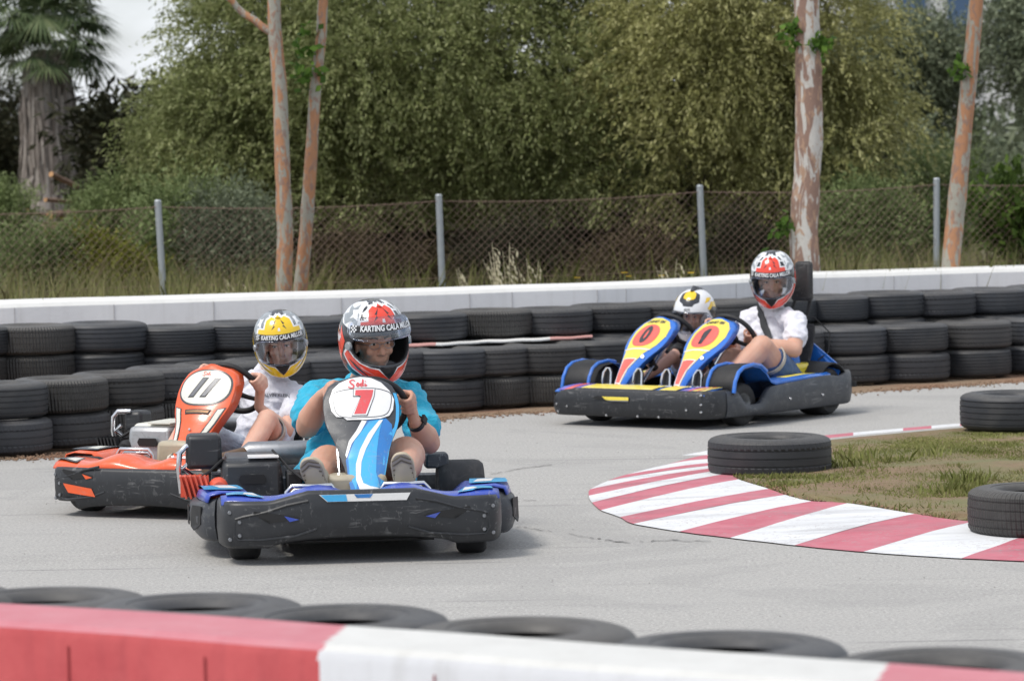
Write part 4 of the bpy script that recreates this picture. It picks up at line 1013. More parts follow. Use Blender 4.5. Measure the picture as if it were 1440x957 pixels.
        # brake and throttle pedals
        for q in (-.11, .10):
            b = MB(); b.tube([(.53, y0 + q, .10), (.565, y0 + q - .004, .18), (.568, y0 + q - .004, .24), (.558, y0 + q, .285), (.545, y0 + q + .012, .308), (.538, y0 + q + .026, .308), (.54, y0 + q + .038, .285), (.55, y0 + q + .042, .24), (.555, y0 + q + .042, .2)], .006, 8); b.tube([(.55, y0 + q - .03, .215), (.55, y0 + q + .06, .215)], .009, 8); pdl = b.build('pedal', M_CHR, root)
            M = Matrix.Translation((.535, y0 + q + .018, .25)) @ Matrix.Rotation(PI / 2 - .15, 4, 'Y'); b = MB(); b.prism(rounded(0, 0, .062, .03, 2.4, 20), M, .008); b.build('pedal_pad', M_BLK, pdl)
        seat(root, -.27, s_ * .24, .17, .52, mat=M_SEATB)
    # headrest, belt mounts and rear bodywork behind the near seat
    b = MB(); b.box((-.60, .275, .755), (.05, .14, .23), Matrix.Rotation(-.12, 3, 'Y'), taper=.8); hr = b.build('headrest', M_SEATB, root, bevel=.022)
    b = MB(); b.tube([(-.605, .325, .68), (-.60, .31, .60), (-.57, .265, .40), (-.55, .27, .20), (-.50, .28, .10)], .010, 8); b.tube([(-.605, .23, .68), (-.60, .20, .60), (-.56, .14, .2)], .010, 8); b.build('headrest_frame', M_BLK, root)
    b = MB(); b.box((-.36, .36, .20), (.26, .16, .20), taper=.85); b.build('rear_tank_cover', M_YELW, root, bevel=.025)
    b = MB(); b.lathe([(0, .03), (.03, .03), (.034, 0), (.034, -.01)], Matrix.Translation((-.36, .36, .31)), 16); b.build('tank_cap', M_SBLUE, root)
    b = MB()
    for s_ in (1,):
        rows = []
        for k in range(13):
            a = PI * (.02 + .9 * k / 12); rows.append([(-.48 + .165 * math.cos(a), .36, .135 + .17 * math.sin(a)), (-.48 + .165 * math.cos(a), .545, .135 + .16 * math.sin(a))])
        b.loft(rows, cap=False, closed=False)
    b.build('rear_wheel_arch', M_BLK, root, solid=.008)
    b = MB(); b.add([(-.50, .0, .46), (-.52, .30, .47), (-.60, .52, .27), (-.58, .52, .22), (-.50, .0, .22)], [(0, 1, 2, 3, 4)]); b.build('rear_panel', M_SBLUE, root, smooth=False, solid=.012)
    b = MB(); b.add([(-.51, .30, .475), (-.53, -.32, .455), (-.60, -.50, .27), (-.58, -.5, .22), (-.50, .3, .22)], [(0, 1, 2, 3, 4)]); b.build('rear_panel', M_SBLUE, root, smooth=False, solid=.010)
    b = MB(); b.tube([(-.50, .30, .56), (-.55, .38, .55), (-.62, .44, .46), (-.60, .44, .35), (-.52, .42, .31)], .004, 6); b.build('cable', M_BLK, root)
    b = MB(); b.box((-.60, -.1, .26), (.2, .3, .16)); b.build('engine_block', M_ALU, root, bevel=.01); b = MB()
    for k in range(8): b.box((-.60, -.1, .20 + k * .016), (.23, .33, .005))
    b.build('cooling_fins', M_ALU, root, smooth=False)
    b = MB(); b.box((-.42, .285, .30), (.03, .012, .14), Matrix.Rotation(.35, 3, 'Y')); b.box((-.40, .30, .22), (.03, .016, .10)); b.build('belt_buckle', M_BLK, root, bevel=.003)
    tag(root, 'blue and yellow two-seat go-kart numbered 0 and 1 with dark side bumpers', 'go-kart', 'rental karts on the track')
    return root, out
KT = Frame(1.10, 20.13 * 1.0, -.60, -.80)
kt, WT = twin_kart(KT)
# ================================================================ people
def m_skin(name, c, warm=(.55, .20, .13)):
    t = NT(name); v = t.coord(); f = t.noise(v, 14, 4, .6); g = t.noise(v, 90, 3, .6)
    col = t.mix(t.ramp(f, [(.35, 0.0), (.75, .35)]), c, warm); t.base(col); t.set(Roughness=.5)
    t.b.inputs['Subsurface Weight'].default_value = .12; t.b.inputs['Subsurface Radius'].default_value = (.012, .005, .003); t.b.inputs['Subsurface Scale'].default_value = 1.0
    t.b.inputs['Specular IOR Level'].default_value = .35; t.bump(g, .15, .002); return t.m
M_SK1 = m_skin('skin_tan', (.58, .335, .24)); M_SK2 = m_skin('skin_fair', (.68, .43, .33)); M_SK3 = m_skin('skin_light_tan', (.62, .37, .27)); M_SK4 = m_skin('skin_child', (.70, .44, .35))
def m_cloth(name, c, fold=.5, rough=.9):
    t = NT(name); v = t.coord(scale=(1, 1, 1.6)); f = t.noise(v, 7, 3, .5, 1.2); g = t.noise(t.coord(), 300, 2, .5)
    col = t.mix(t.noise(t.coord(), 25, 3, .6), tuple(x * .93 for x in c), c); t.base(col); t.set(Roughness=rough); t.b.inputs['Sheen Weight'].default_value = .15
    t.b.inputs['Specular IOR Level'].default_value = .2
    w2 = t.noise(t.coord(scale=(1, 1.3, .6)), 16, 4, .6, 2.0); t.bump(t.mix(.06, t.mix(.35, f, w2), g), fold * 1.3, .05); return t.m
M_TBLUE = m_cloth('turquoise_cloth', (.035, .42, .62)); M_TWHT = m_cloth('white_cloth', (.74, .75, .82), .4); M_TWHT2 = m_cloth('white_cloth_warm', (.78, .78, .84), .4)
M_DENIM = m_cloth('denim', (.07, .13, .27), .5); M_DENIML = m_cloth('light_denim', (.36, .42, .52), .5); M_BSHORT = m_cloth('blue_shorts', (.035, .38, .60), .5); M_GSHORT = m_cloth('pale_shorts', (.50, .56, .66), .5)
M_KNIT = m_cloth('black_cloth', (.02, .02, .022), .3); M_SHOE = plain('tan_shoe', (.48, .42, .31), .8, var=.15); M_SOLE = plain('shoe_sole', (.46, .40, .30), .85); M_SOLED = plain('sole_groove', (.17, .145, .10), .9)
M_HEM = m_cloth('hem', (.50, .46, .40)); M_EYE = plain('eye_white', (.55, .52, .50), .3); M_IRIS = plain('iris', (.02, .015, .012), .2); M_HAIR = plain('dark_hair', (.02, .015, .012), .7)
M_STRAP = plain('webbing', (.025, .027, .032), .7, bump=.3)

def ell_r(c, r, R=None, n=14, m=20):
    """ellipsoid as rings"""
    out = []; c = Vector(c)
    for i in range(n + 1):
        a = PI * i / n; a = min(max(a, .02), PI - .02); rg = []
        for k in range(m):
            q = 2 * PI * k / m; v = Vector((r[0] * math.sin(a) * math.cos(q), r[1] * math.sin(a) * math.sin(q), r[2] * math.cos(a)))
            rg.append(c + (R @ v if R else v))
        out.append(rg)
    return out
class Soft:
    """volumes that are merged into one continuous skin"""
    def __init__(s): s.b = MB()
    def ell(s, c, r, R=None): s.b.loft(ell_r(c, r, R)); return s
    def cap(s, p0, p1, r0, r1, flat=False, sx=1.0, n=16):
        p0, p1 = Vector(p0), Vector(p1); d = (p1 - p0); L = d.length; q = d.to_track_quat('Z', 'Y').to_matrix(); rings = []
        prof = []
        if not flat: prof += [(-r0 * math.cos(a), r0 * math.sin(a)) for a in (.15, .5, .9, 1.25)]
        else: prof += [(0, .002)]
        for i in range(7): t = i / 6; prof.append((L * t, r0 + (r1 - r0) * t))
        if flat != True: prof += [(L + r1 * math.sin(a), r1 * math.cos(a)) for a in (.35, .75, 1.1, 1.42)]
        else: prof += [(L, .002)]
        for z, r in prof: rings.append([p0 + q @ Vector((r * math.cos(2 * PI * k / n) * sx, r * math.sin(2 * PI * k / n), z)) for k in range(n)])
        s.b.loft(rings); return s
    def chain(s, pts, rs, **k):
        for i in range(len(pts) - 1): s.cap(pts[i], pts[i + 1], rs[i], rs[i + 1], **k)
        return s
    def build(s, name, mat, parent=None, vox=.006, smooth=6, fac=.5, wr=0.0, wf=9, seed=0, loc=None, rz=0):
        me = bpy.data.meshes.new('tmp'); me.from_pydata(s.b.v, [], s.b.f); bm = bmesh.new(); bm.from_mesh(me); bmesh.ops.recalc_face_normals(bm, faces=bm.faces); bm.to_mesh(me); bm.free()
        o = bpy.data.objects.new('tmp', me); md = o.modifiers.new('r', 'REMESH'); md.mode = 'VOXEL'; md.voxel_size = vox; md.use_smooth_shade = True
        if smooth: sm = o.modifiers.new('s', 'SMOOTH'); sm.factor = fac; sm.iterations = smooth
        me2 = evaluated_mesh(o); bpy.data.meshes.remove(me)
        if wr:
            n_ = len(me2.vertices); co = np.empty(n_ * 3, dtype=np.float32); me2.vertices.foreach_get('co', co); no = np.empty(n_ * 3, dtype=np.float32); me2.vertex_normals.foreach_get('vector', no)
            co = co.reshape(-1, 3); no = no.reshape(-1, 3); dd = np.empty(n_)
            for i_ in range(n_):
                q = Vector(co[i_].tolist()); q = Vector((q.x * wf, q.y * wf, q.z * wf * 1.5 + seed)); r_ = 1 - abs(noise.noise(q)) * 2.4
                dd[i_] = wr * (r_ * .8 + .45 * noise.noise(q * 2.3) - .2)
            me2.vertices.foreach_set('co', (co + no * dd[:, None]).ravel().astype(np.float32)); me2.update()
        me2.materials.clear(); me2.materials.append(mat); me2.name = name
        for p in me2.polygons: p.use_smooth = True
        return link(name, me2, parent)

def hand(S, wr, g, O, W, T, k=1.0, thumb=1):
    """wr wrist, g grip centre on the rim, O outward from the wheel centre, W towards the driver, T along the rim"""
    wr, g, O, W, T = Vector(wr), Vector(g), Vector(O).normalized(), Vector(W).normalized(), Vector(T).normalized()
    palm = g + W * .030 * k + O * .010 * k
    R = Matrix((T, O, W)).transposed()
    S.ell(palm, (.040 * k, .036 * k, .017 * k), R)
    S.cap(wr, palm - (palm - wr).normalized() * .01, .024 * k, .026 * k)
    for i, (o_, L) in enumerate(((-.032, .80), (-.011, .97), (.011, 1.0), (.031, .92))):
        c = T * o_ * k; r = .0088 * k
        p = [g + c + W * .026 * k + O * .026 * k, g + c + W * .008 * k + O * .038 * k * L, g + c - W * .020 * k + O * .026 * k * L, g + c - W * .027 * k + O * .002 * k, g + c - W * .014 * k - O * .018 * k * L]
        S.chain(p, [r * 1.15, r * 1.12, r * 1.05, r, r * .9], n=10)
    tt = T * thumb
    S.chain([palm + tt * .030 * k - O * .004 * k, g + tt * .046 * k + W * .022 * k - O * .012 * k, g + tt * .040 * k + W * .004 * k - O * .024 * k, g + tt * .026 * k - W * .010 * k - O * .024 * k], [.0125 * k, .011 * k, .0098 * k, .0085 * k], n=10)

def head(S, c, R, k=1.0):
    f = lambda x, y, z: Vector(c) + R @ Vector((x * k, y * k, z * k))
    S.ell(f(-.01, 0, .02), (.092 * k, .073 * k, .092 * k), R); S.ell(f(.018, 0, -.045), (.066 * k, .054 * k, .062 * k), R)
    S.ell(f(.058, 0, -.085), (.020 * k, .022 * k, .016 * k), R)                                          # chin
    S.chain([f(.078, 0, .010), f(.098, 0, -.020), f(.102, 0, -.030)], [.008 * k, .0125 * k, .012 * k], n=10)      # nose
    for q in (-1, 1):
        S.ell(f(.088, q * .013, -.033), (.010 * k, .008 * k, .007 * k), R); S.ell(f(.060, q * .040, -.025), (.018 * k, .020 * k, .020 * k), R)
        S.cap(f(.080, q * .014, .028), f(.066, q * .050, .028), .0085 * k, .007 * k, n=8); S.ell(f(-.005, q * .078, -.01), (.018 * k, .008 * k, .028 * k), R)
        S.ell(f(.070, q * .032, .006), (.013 * k, .017 * k, .008 * k), R)
    S.cap(f(.078, -.020, -.058), f(.078, .020, -.058), .0075 * k, .0075 * k, n=8); S.cap(f(.076, -.015, -.067), f(.076, .015, -.067), .0075 * k, .0075 * k, n=8)
def eyes(parent, c, R, k=1.0, glasses=False, brow=True):
    f = lambda x, y, z: Vector(c) + R @ Vector((x * k, y * k, z * k))
    for q in (-1, 1):
        b = MB(); b.loft(ell_r(f(.0765, q * .031, .009), (.007 * k, .0125 * k, .0055 * k), R, 8, 14)); e = b.build('eye', M_EYE, parent)
        b = MB(); b.loft(ell_r(f(.0825, q * .030, .009), (.003 * k, .0055 * k, .0052 * k), R, 6, 12)); b.build('iris', M_IRIS, e)
        if brow: b = MB(); b.tube([f(.0885, q * .014, .030), f(.086, q * .030, .036), f(.074, q * .052, .031)], [.003 * k, .0042 * k, .002 * k], 6); b.build('eyebrow', M_HAIR, parent)
        if not glasses:
            b = MB(); b.tube([f(.0835, q * .018, .0125), f(.0855, q * .031, .0165), f(.078, q * .045, .0125)], .0018 * k, 5); b.build('eyelid', M_IRIS, parent)
    if glasses:
        g = MB()
        for q in (-1, 1):
            g.tube([f(.098 - .10 * (abs(.032 + .021 * math.cos(a) - .0) - .02) ** 1.0 * .3, q * (.032 + .022 * math.cos(a)), .004 + .014 * math.sin(a)) for a in [2 * PI * j / 18 for j in range(19)]], .0013 * k, 5)
            g.tube([f(.093, q * .054, .008), f(.03, q * .078, .010), f(-.01, q * .080, .008)], .0016 * k, 5)
        g.tube([f(.099, -.010, .008), f(.102, 0, .011), f(.099, .010, .008)], .0013 * k, 5); g.build('glasses', M_STL, parent)

# ---------------------------------------------------------------- helmets
def m_visor():
    t = NT('clear_visor'); t.b.inputs['Base Color'].default_value = (.03, .03, .035, 1); t.set(Roughness=.05)
    tr = t.n('ShaderNodeBsdfTransparent'); tr.inputs[0].default_value = (.93, .94, .95, 1); gl = t.n('ShaderNodeBsdfGlossy'); gl.inputs['Roughness'].default_value = .08; gl.inputs[0].default_value = (.9, .93, 1, 1)
    fr_ = t.n('ShaderNodeFresnel'); fr_.inputs[0].default_value = 1.5; ms = t.n('ShaderNodeMixShader'); t.l(t.math('MULTIPLY_ADD', fr_.outputs[0], .9, .02), ms.inputs[0]); t.l(tr.outputs[0], ms.inputs[1]); t.l(gl.outputs[0], ms.inputs[2]); t.l(ms.outputs[0], t.out.inputs[0]); return t.m
M_VIS = m_visor()
M_VISB = gloss('visor_band', (.015, .016, .018), .25, .3)
M_HBK = gloss('helmet_black', (.020, .023, .030), .22, .6, .1, .1); M_HWH = gloss('helmet_white', (.78, .80, .82), .22, .6, .03, .05, (.5, .5, .5)); M_HRD = gloss('helmet_red', (.78, .06, .03), .22, .6, .05, .05)
M_HYL = gloss('helmet_yellow', (.85, .56, .01), .22, .6, .05, .05); M_HSL = gloss('helmet_silver', (.33, .36, .38), .3, .5, .1, .1, metal=.3); M_HPK = gloss('helmet_pink_red', (.72, .25, .24), .25, .5)
M_PAD = plain('helmet_padding', (.015, .015, .016), .9)
class Helmet:
    def __init__(s, c, yaw, pitch, roll, k=1.0, base=M_HBK):
        s.c = Vector(c); s.k = k; s.R = (Matrix.Rotation(yaw, 3, 'Z') @ Matrix.Rotation(pitch, 3, 'Y') @ Matrix.Rotation(roll, 3, 'X'))
    def raw(s, az, el):
        a = math.radians(az); e = math.radians(el); fr_ = (1 + math.cos(a)) / 2
        if el >= 0: h = math.cos(e) ** .80; z = .152 * math.sin(e) ** 1.0; x = .150 * h; y = .132 * h
        else:
            q = min(1, -el / 62); z = -(.135 + .018 * fr_ ** 3) * (math.sin(-e) / math.sin(math.radians(62))) * (.72 + .28 * fr_); n_ = 1 - .16 * q ** 2.2
            x = (.150 + .018 * fr_ ** 4 * min(1, q * 1.6)) * n_; y = .132 * n_ * (1 - .16 * q ** 2 * fr_ ** 1)
        return Vector((x * math.cos(a), y * math.sin(a), z))
    def P(s, az, el, off=0.0):
        p = s.raw(az, el); n = Vector((p.x / .0225, p.y / .0174, p.z / .0225)).normalized()
        return s.c + s.R @ ((p + n * off) * s.k)
    @staticmethod
    def eb(a, m=62): return -3 - 25 * max(0, 1 - (a / m) ** 4) ** .5
    @staticmethod
    def et(a, m=62): return -3 + 15 * max(0, 1 - (a / m) ** 4) ** .5
    def shell(s, parent, mat):
        azs = [-180 + 4 * i for i in range(91)]; azs = sorted(set([a for a in azs if abs(abs(a) - 62) > 1.5] + [-62, 62])); b = MB(); low, high, mid = [], [], []
        for az in azs:
            ia = abs(az) < 62; e0 = s.eb(az) if ia else -3; e1 = s.et(az) if ia else -3
            low.append([s.P(az, -62 + (e0 + 62) * j / 12) for j in range(13)]); high.append([s.P(az, e1 + (90 - e1) * (j / 20)) for j in range(21)])
        b.loft(low, cap=False, closed=False); b.loft(high, cap=False, closed=False)
        o = b.build('helmet', [mat, M_PAD], parent, solid=.010, off=-1, angle=60); md = o.modifiers['solid']; md.material_offset = 1; md.material_offset_rim = 1
        # weld so the crown and the chin bar are one shell
        bm = bmesh.new(); bm.from_mesh(o.data); bmesh.ops.remove_doubles(bm, verts=bm.verts, dist=.0004); bmesh.ops.recalc_face_normals(bm, faces=bm.faces); bm.to_mesh(o.data); bm.free(); return o
    def visor(s, parent, e0, e1, am=66, off=.005, mat=None):
        b = MB(); rows = []
        for i in range(33):
            az = -am + 2 * am * i / 32; m_ = (e0 + e1) / 2 ; h = (e1 - e0) / 2 * max(.12, (1 - (az / am) ** 6)) ** .5
            rows.append([s.P(az, m_ - h + 2 * h * j / 10, off) for j in range(11)])
        b.loft(rows, cap=False, closed=False); return b.build('visor', mat or M_VIS, parent, solid=.002, off=1)
def racing_helmet(body, c, yaw, pitch, roll, k, accent, vis_up=False, seed=0):
    H = Helmet(c, yaw, pitch, roll, k); h = H.shell(body, M_HBK)
    D = lambda pts, mat, name, off: decal(poly2(pts), H.P, mat, name, h, off, 6)
    def both(pts, mat, name, off): D(pts, mat, name, off); D([(-a, e) for a, e in pts][::-1], mat, name, off)
    # crown graphics: white jagged star, silver flashes, accent panel with a stepped brow
    D([(-40, 30), (-26, 34), (-30, 50), (-48, 46), (-30, 60), (-50, 72), (-20, 66), (-12, 80), (0, 70), (12, 80), (20, 66), (50, 72), (30, 60), (48, 46), (30, 50), (26, 34), (40, 30)], M_HWH, 'white_star', .0008)
    ax = 1.3 if accent is M_HYL else 1.0
    D([(a * ax, e) for a, e in [(-44, 24.5), (-44, 33), (-29, 34), (-30, 54), (-20, 64), (-9, 60), (0, 70), (9, 60), (20, 64), (30, 54), (29, 34), (44, 33), (44, 24.5)]], accent, 'accent_panel', .0020)
    D([(a * ax, e) for a, e in [(-49, 24.5), (-49, 35), (-33, 37), (-35, 58), (-24, 70), (-9, 65), (0, 77), (9, 65), (24, 70), (35, 58), (33, 37), (49, 35), (49, 24.5)]], M_HWH, 'panel_edge', .0014)
    for q in (-1, 1):
        D([(q * a, e) for a, e in [(6, 58), (17, 45), (12, 45), (19, 33), (9, 41), (13, 41)]][::q], M_HBK, 'lightning', .0024)
    D([(-3, 31), (3, 31), (2.2, 37), (-2.2, 37)], M_HWH, 'crest', .0024)
    both([(52, 26), (66, 34), (82, 28), (100, 44), (84, 48), (104, 64), (74, 58), (60, 70), (58, 52), (50, 46)], M_HSL, 'silver_flash', .0010)
    both([(50, 34), (62, 40), (72, 38), (66, 46), (74, 54), (60, 50), (54, 58), (54, 46)], M_HWH, 'white_flash', .0018)
    both([(76, 4), (92, 26), (92, 10), (118, 28), (112, 4), (140, 14), (140, -20), (100, -34), (86, -14)], accent, 'side_flash', .0010)
    both([(88, 8), (96, 18), (94, 8), (108, 16), (104, 2), (96, 0)], M_HWH, 'side_flash_edge', .0018)
    both([(100, 40), (150, 62), (176, 50), (150, 46), (170, 30), (130, 34)], M_HWH, 'rear_flash', .0010)
    both([(48, 24), (66, 22), (92, 30), (118, 52), (110, 72), (60, 82), (34, 74), (44, 58), (46, 40)], M_HWH if accent is M_HRD else M_HSL, 'crown_side', .0005)
    both([(98, 20), (120, 40), (160, 48), (176, 20), (150, -10), (122, 6)], M_HWH if accent is M_HRD else accent, 'rear_side', .0005)
    # chin: bold V
    both([(70, -3), (84, -16), (72, -40), (40, -60), (0, -61.8), (0, -51), (10, -41), (17, -33), (30, -31), (46, -27), (58, -18)], M_HWH, 'chin_edge', .0008)
    both([(70, -8), (80, -17), (68, -38), (38, -57), (0, -59.5), (0, -52), (11, -42), (19, -34.5), (33, -33), (50, -27), (60, -19)], accent, 'chin_panel', .0016)
    both([(70, -22), (56, -38), (34, -52), (42, -44), (60, -28)], M_HBK, 'chin_slash', .0024); both([(64, -18), (48, -32), (26, -44), (46, -38)], M_HPK if accent is M_HRD else M_HWH, 'chin_slash', .0028)
    D([(-16, -32), (16, -32), (9, -42), (0, -51), (-9, -42)], M_BLK, 'breath_guard', .0030)
    H.visor(h, -29, 13, 66, .005) if not vis_up else H.visor(h, 5, 38, 64, .014)
    # brow band with the lettering
    vo = .0165 if vis_up else .0078
    be = (17, 26) if vis_up else (13.5, 23)
    rows = []; b = MB()
    for i in range(41):
        az = -58 + 116 * i / 40; rows.append([H.P(az, be[0] + (be[1] - be[0]) * j / 4, vo) for j in range(5)])
    b.loft(rows, cap=False, closed=False); bd_ = b.build('brow_band', M_VISB, h, solid=.0015, off=1)
    me_ = (be[0] + be[1]) / 2 - .2
    # the surface runs counter-clockwise seen from above, so the letters run from the wearer's right to left
    decal(text2('KARTING CALA MILLOR', 10.8, 6, me_, .12, .34, .80), lambda a, e, o_: H.P(a, e, o_), M_HWH, 'lettering', bd_, vo + .0032, 6)
    q = [[(x_, y_), (x_ + 2.4, y_), (x_ + 2.4, y_ + 2.4), (x_, y_ + 2.4)] for x_, y_ in [(-56 + 4.8 * i + 2.4 * (j % 2), me_ - 4.6 + 2.4 * j) for i in range(2) for j in range(4)]]
    decal(poly2(q), lambda a, e, o_: H.P(a, e, o_), M_HWH, 'checker', bd_, vo + .0032, 6)
    for s_ in (-1, 1):
        M = Matrix.Translation(H.P(s_ * 66, -3, .006)) @ (H.R @ Vector((.4, s_, 0))).to_track_quat('Z', 'Y').to_matrix().to_4x4(); b = MB(); b.lathe([(0, .005 * k), (.014 * k, .004 * k), (.017 * k, 0), (.017 * k, -.006 * k)], M, 20); b.build('visor_pivot', M_HSL, h)
    return H, h

def person(fr, y0, J, sk, shirt, shorts, label, hk, glasses, hel, wheelc, wheeln, WR, vox=.0055, sleeves=.55, socks=None, shoes=None, hem=True):
    """J: joints in the kart's own axes (x forward, y left, z up)"""
    V = lambda k: Vector(J[k]); k = J.get('k', 1.0)
    S = Soft(); pel, ch, nk = V('pelvis'), V('chest'), V('neck'); hd = V('head')
    up = (nk - pel).normalized()
    S.ell(pel, (.085 * k, .115 * k, .075 * k)); S.chain([pel, (pel + ch) / 2, ch], [.078 * k, .074 * k, .076 * k]); S.ell(ch, (.060 * k, .105 * k, .075 * k)); S.cap(ch, nk, .055 * k, .048 * k)
    Rh = (Matrix.Rotation(hel['yaw'], 3, 'Z') @ Matrix.Rotation(hel['pitch'], 3, 'Y') @ Matrix.Rotation(hel['roll'], 3, 'X'))
    hc = hd + Rh @ Vector((.006, 0, -.018)) * hk
    S.cap(nk, hc + Rh @ Vector((-.03, 0, -.06)) * hk, .050 * k, .048 * k)
    head(S, hc, Rh, hk * .97)
    for s_ in 'LR':
        sh, el_, wr, g = V('sh' + s_), V('el' + s_), V('wr' + s_), V('gr' + s_)
        S.cap((nk + ch) / 2 + (sh - (nk + ch) / 2) * .3, sh, .04 * k, .038 * k); b1 = sh.lerp(el_, .45)
        af = J.get('arm', 1.0)
        S.chain([sh, b1, el_], [.037 * k * af, .041 * k * af, .036 * k * af]); f1 = el_.lerp(wr, .28); S.chain([el_, f1, el_.lerp(wr, .75), wr], [.036 * k * af, .041 * k * af, .029 * k * af, .023 * k])
        O = (g - wheelc); O = (O - wheeln * O.dot(wheeln)).normalized(); T = wheeln.cross(O)
        hand(S, wr, g, O, wheeln, T, J.get('hk', .95), 1 if s_ == 'R' else -1)
        hp, kn, an, toe = V('hip' + s_), V('kn' + s_), V('an' + s_), V('toe' + s_); lf = J.get('leg', 1.0)
        S.chain([hp, hp.lerp(kn, .5), hp.lerp(kn, .85), kn], [.080 * k * lf, .070 * k * lf, .056 * k * lf, .054 * k * lf]); back = (hp - kn).cross(an - kn).cross(an - kn).normalized()
        cf = kn.lerp(an, .3); cdir = ((hp + an) / 2 - kn).normalized(); S.chain([kn, cf + cdir * .012 * k, kn.lerp(an, .65), an], [.050 * k * lf, .052 * k * lf, .038 * k * lf, .030 * k])
        S.ell(kn - cdir * .018 * k, (.036 * k * lf, .036 * k * lf, .036 * k * lf))
        S.cap(an, toe, .028 * k, .024 * k)
    body = S.build('person', sk, None, vox, 5, .5)
    body.location = fr.o; body.rotation_euler = (0, 0, fr.rz)
    # shirt
    C = Soft(); C.ell(pel + (ch - pel) * .15, (.118 * k, .150 * k, .09 * k)); C.chain([pel.lerp(ch, .1), pel.lerp(ch, .5), ch], [.112 * k, .112 * k, .108 * k]); C.ell(pel.lerp(ch, .45) + Vector((.02, 0, 0)), (.125 * k * J.get('belly', 1), .150 * k * J.get('belly', 1), .14 * k)); C.ell(ch, (.10 * k, .152 * k, .115 * k)); C.cap(ch, nk, .09 * k, .062 * k, flat=False)
    for s_ in 'LR':
        sh, el_ = V('sh' + s_), V('el' + s_); C.cap(nk.lerp(ch, .3), sh, .060 * k, .056 * k); e = sh.lerp(el_, sleeves); C.cap(sh, e, .055 * k, .056 * k * J.get('arm', 1), flat='in')
        d = (e - sh).normalized()
    C.build('shirt', shirt, body, vox, 5, .5, .011 * k, 13, 3.1 * hk)
    # shorts
    Q = Soft(); Q.ell(pel, (.118 * k, .150 * k, .10 * k))
    for s_ in 'LR':
        hp, kn = V('hip' + s_), V('kn' + s_); e = hp.lerp(kn, J.get('short', .62)); Q.cap(hp, e, .098 * k * lf, .082 * k * lf, flat='in')
    Q.build('shorts', shorts, body, vox, 4, .5, .006 * k, 9, 1.7)
    if hem:
        for s_ in 'LR':
            hp, kn = V('hip' + s_), V('kn' + s_); e = hp.lerp(kn, J.get('short', .62) + .125); d = (kn - hp).normalized(); M = Matrix.Translation(e) @ d.to_track_quat('Z', 'Y').to_matrix().to_4x4(); r = .076 * k * lf
            b = MB(); b.lathe([(r - .006, -.012), (r + .002, -.012), (r + .001, .012), (r - .006, .012)], M, 28, closed=True); b.build('shorts_hem', M_HEM, body)
    for s_ in 'LR':
        an, toe, kn = V('an' + s_), V('toe' + s_), V('kn' + s_)
        if socks: q = Soft(); q.cap(an + (kn - an).normalized() * .05, an, .037 * k, .036 * k, flat=False); q.build('sock', socks, body, vox, 3)
        if shoes:
            d = (toe - an); q = Soft(); heel = an - (kn - an).normalized() * .045 * k; tp = toe
            nrm = (kn - an).normalized(); q.cap(heel, tp - nrm * .012, .040 * k, .042 * k, sx=1.0); q.cap(an, toe, .042 * k, .034 * k); q.build('shoe', shoes, body, vox, 4)
    return body, hc, Rh

# ---------------------------------------------------------------- driver 7
P = K7.P
def V3(p): return (p.x, p.y, p.z)
def rim(C, N, R, ang):
    """point of the wheel rim, ang from its top (towards the driver's left positive)"""
    N = Vector(N); upv = (Vector((0, 0, 1)) - N * N.z).normalized(); lf = upv.cross(N); lf = lf if lf.y > 0 else -lf
    return Vector(C) + upv * R * math.cos(ang) + lf * R * math.sin(ang)
hc7 = P(525, 476, -.33)
def camyaw(fr, c): d = fr.loc(CAMP) - Vector(c); return math.atan2(d.y, d.x)
y7 = camyaw(K7, hc7) + math.radians(20)
J7 = dict(k=1.10, hk=.98, arm=1.18, leg=1.30, belly=1.12, short=.50,
    pelvis=(-.36, .0, .17), chest=(-.47, .045, .44), neck=(-.46, .075, .585), head=V3(hc7),
    shR=(-.44, -.115, .545), shL=(-.43, .265, .54), elR=V3(P(432, 600, -.19)), elL=V3(P(603, 622, -.17)), wrR=V3(P(452, 556, -.06)), wrL=V3(P(583, 592, -.055)),
    grR=V3(rim(W7, N7, .152, -1.0)), grL=V3(rim(W7, N7, .152, 1.42)),
    hipR=(-.30, -.10, .18), hipL=(-.30, .10, .18), knR=V3(P(461, 652, .06)), knL=V3(P(571, 640, .06)), anR=V3(P(447, 672, .40)), anL=V3(P(569, 668, .40)), toeR=V3(P(440, 658, .455)), toeL=V3(P(566, 652, .455)))
b7, hc_, Rh_ = person(K7, 0, J7, M_SK1, M_TBLUE, M_BSHORT, '', 1.0, True, dict(yaw=y7, pitch=math.radians(5), roll=math.radians(4)), Vector(W7), Vector(N7), .135, sleeves=.68, socks=None, shoes=M_SHOE, hem=False)
eyes(b7, hc_, Rh_, .97, True)
racing_helmet(b7, hc7, y7, math.radians(5), math.radians(4), 1.05, M_HRD, True)
tag(b7, 'person in turquoise shirt and red white helmet with raised visor driving kart 7', 'person')
